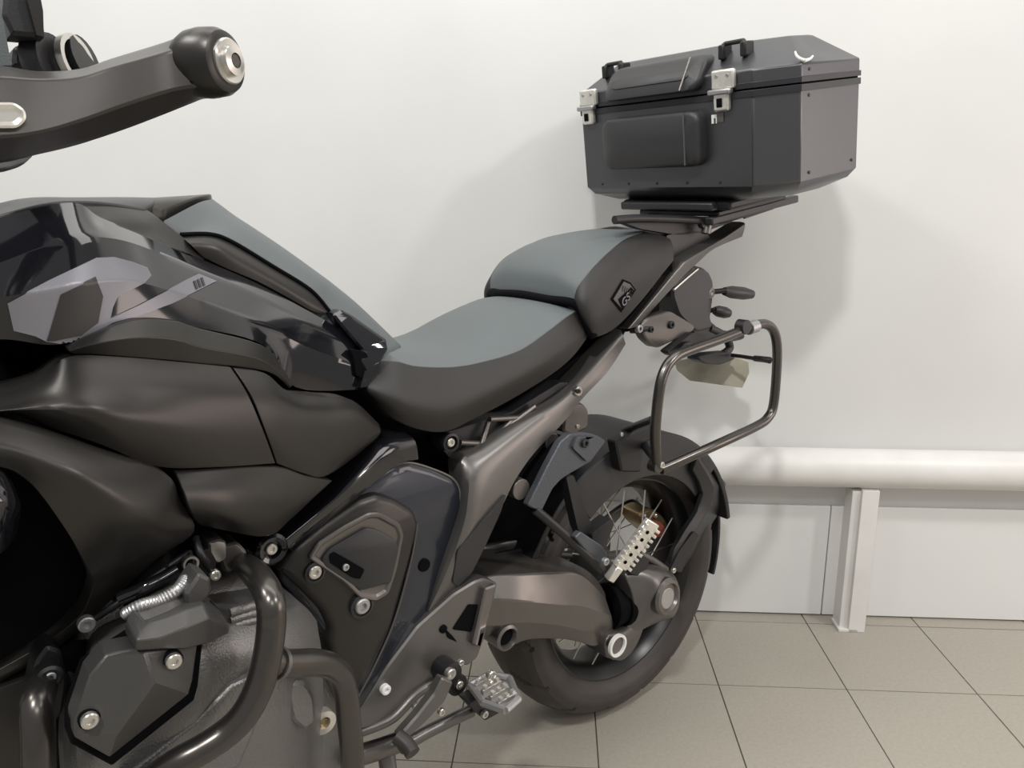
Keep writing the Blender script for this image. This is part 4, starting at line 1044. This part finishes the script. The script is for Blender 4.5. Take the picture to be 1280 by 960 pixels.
for s in (1, -1):
    sweep('beak_side', [[X3(1.15, s*.26, .98), X3(1.15, s*.33, .88), X3(1.15, s*.26, .68), X3(1.15, s*.18, .80)], [X3(1.34, s*.18, .96), X3(1.34, s*.22, .88), X3(1.32, s*.19, .74), X3(1.32, s*.14, .84)], [X3(1.54, s*.05, .92), X3(1.54, s*.07, .88), X3(1.50, s*.07, .84), X3(1.50, s*.04, .86)]], 'satin_grey', MC)
    tube('fork_leg', [X3(1.28, s*.105, 1.02), X3(1.38, s*.105, .70), X3(1.518, s*.105, .316)], .026, 'dark_plastic', MC, 18, 3)
plate_ = sweep('radiator', [[X3(1.15, .2, .84), X3(1.15, .2, .40), X3(1.15, -.2, .40), X3(1.15, -.2, .84)], [X3(1.19, .2, .84), X3(1.19, .2, .40), X3(1.19, -.2, .40), X3(1.19, -.2, .84)]], 'pure_dark', MC)
lathe('headlight', [(0, -.03), (.05, -.03), (.055, .0), (.045, .012), (0, .016)], X3(1.58, 0, .93), X3(1, 0, .1), 'lens_clear', MC)
fw = []
def around(name, prof, c, m):
    bm = bmesh.new(); R = []
    for i in range(96):
        a = 2*math.pi*i/96
        R.append([bm.verts.new(c+X3(r*math.cos(a), v, r*math.sin(a))) for r, v in prof])
    n = len(prof)
    for i in range(96):
        A, B = R[i], R[(i+1) % 96]
        for k in range(n): bm.faces.new((A[k], A[(k+1) % n], B[(k+1) % n], B[k]))
    return link(name, bm, m, MC, 0, 35)
FC = X3(1.518, 0, .316)
around('tyre', [(.25, .045), (.27, .058), (.295, .055), (.312, .03), (.316, 0), (.312, -.03), (.295, -.055), (.27, -.058), (.25, -.045), (.25, 0)], FC, 'rubber')
around('rim', [(.262, .045), (.255, .05), (.242, .04), (.235, 0), (.242, -.04), (.255, -.05), (.262, -.045), (.245, 0)], FC, 'rim_black')
lathe('hub', [(0, -.1), (.03, -.1), (.03, .1), (0, .1)], FC, AV, 'dark_plastic', MC)
for k in range(24):
    a = 2*math.pi*k/24; s = 1 if k % 2 else -1
    p = FC+X3(.028*math.cos(a+.9*s), .04*s, .028*math.sin(a+.9*s)); q = FC+X3(.24*math.cos(a), .02*s, .24*math.sin(a))
    o = bpy.data.objects.new('spoke', sp0.data); col.objects.link(o); o.parent = MC
    o.location = p; o.rotation_euler = basis(q-p).to_euler(); o.scale = (1, 1, (q-p).length)
tube('handlebar', [X3(1.02, .24, 1.21), X3(1.09, .14, 1.19), X3(1.14, .06, 1.16), X3(1.14, -.06, 1.16), X3(1.13, -.16, 1.19), X3(1.13, -.28, 1.21)], .013, 'dark_plastic', MC, 14, 4)
tube('handlebar_clamp', [X3(1.14, 0, 1.17), X3(1.17, 0, 1.08)], .035, 'dark_plastic', MC, 16, 2)
tube('grip', [X3(1.13, -.28, 1.21), X3(1.11, -.46, 1.22)], .017, 'rubber', MC, 16, 2)

for n, l in (('seat_insert', 'light grey seat top'), ('tank_pad', 'light grey padded tank cover'), ('heat_sleeve', 'silver ribbed hose sleeve'), ('silver_decal', 'silver grey tank sticker'), ('pannier_frame', 'bare black pannier frame loop'), ('number_plate', 'pale back of the number plate'), ('bar_end_weight', 'bright metal handlebar end'), ('tank_side', 'glossy black tank side')):
    for o in bpy.data.objects:
        if o.name.split('.')[0] == n: o['label'] = l
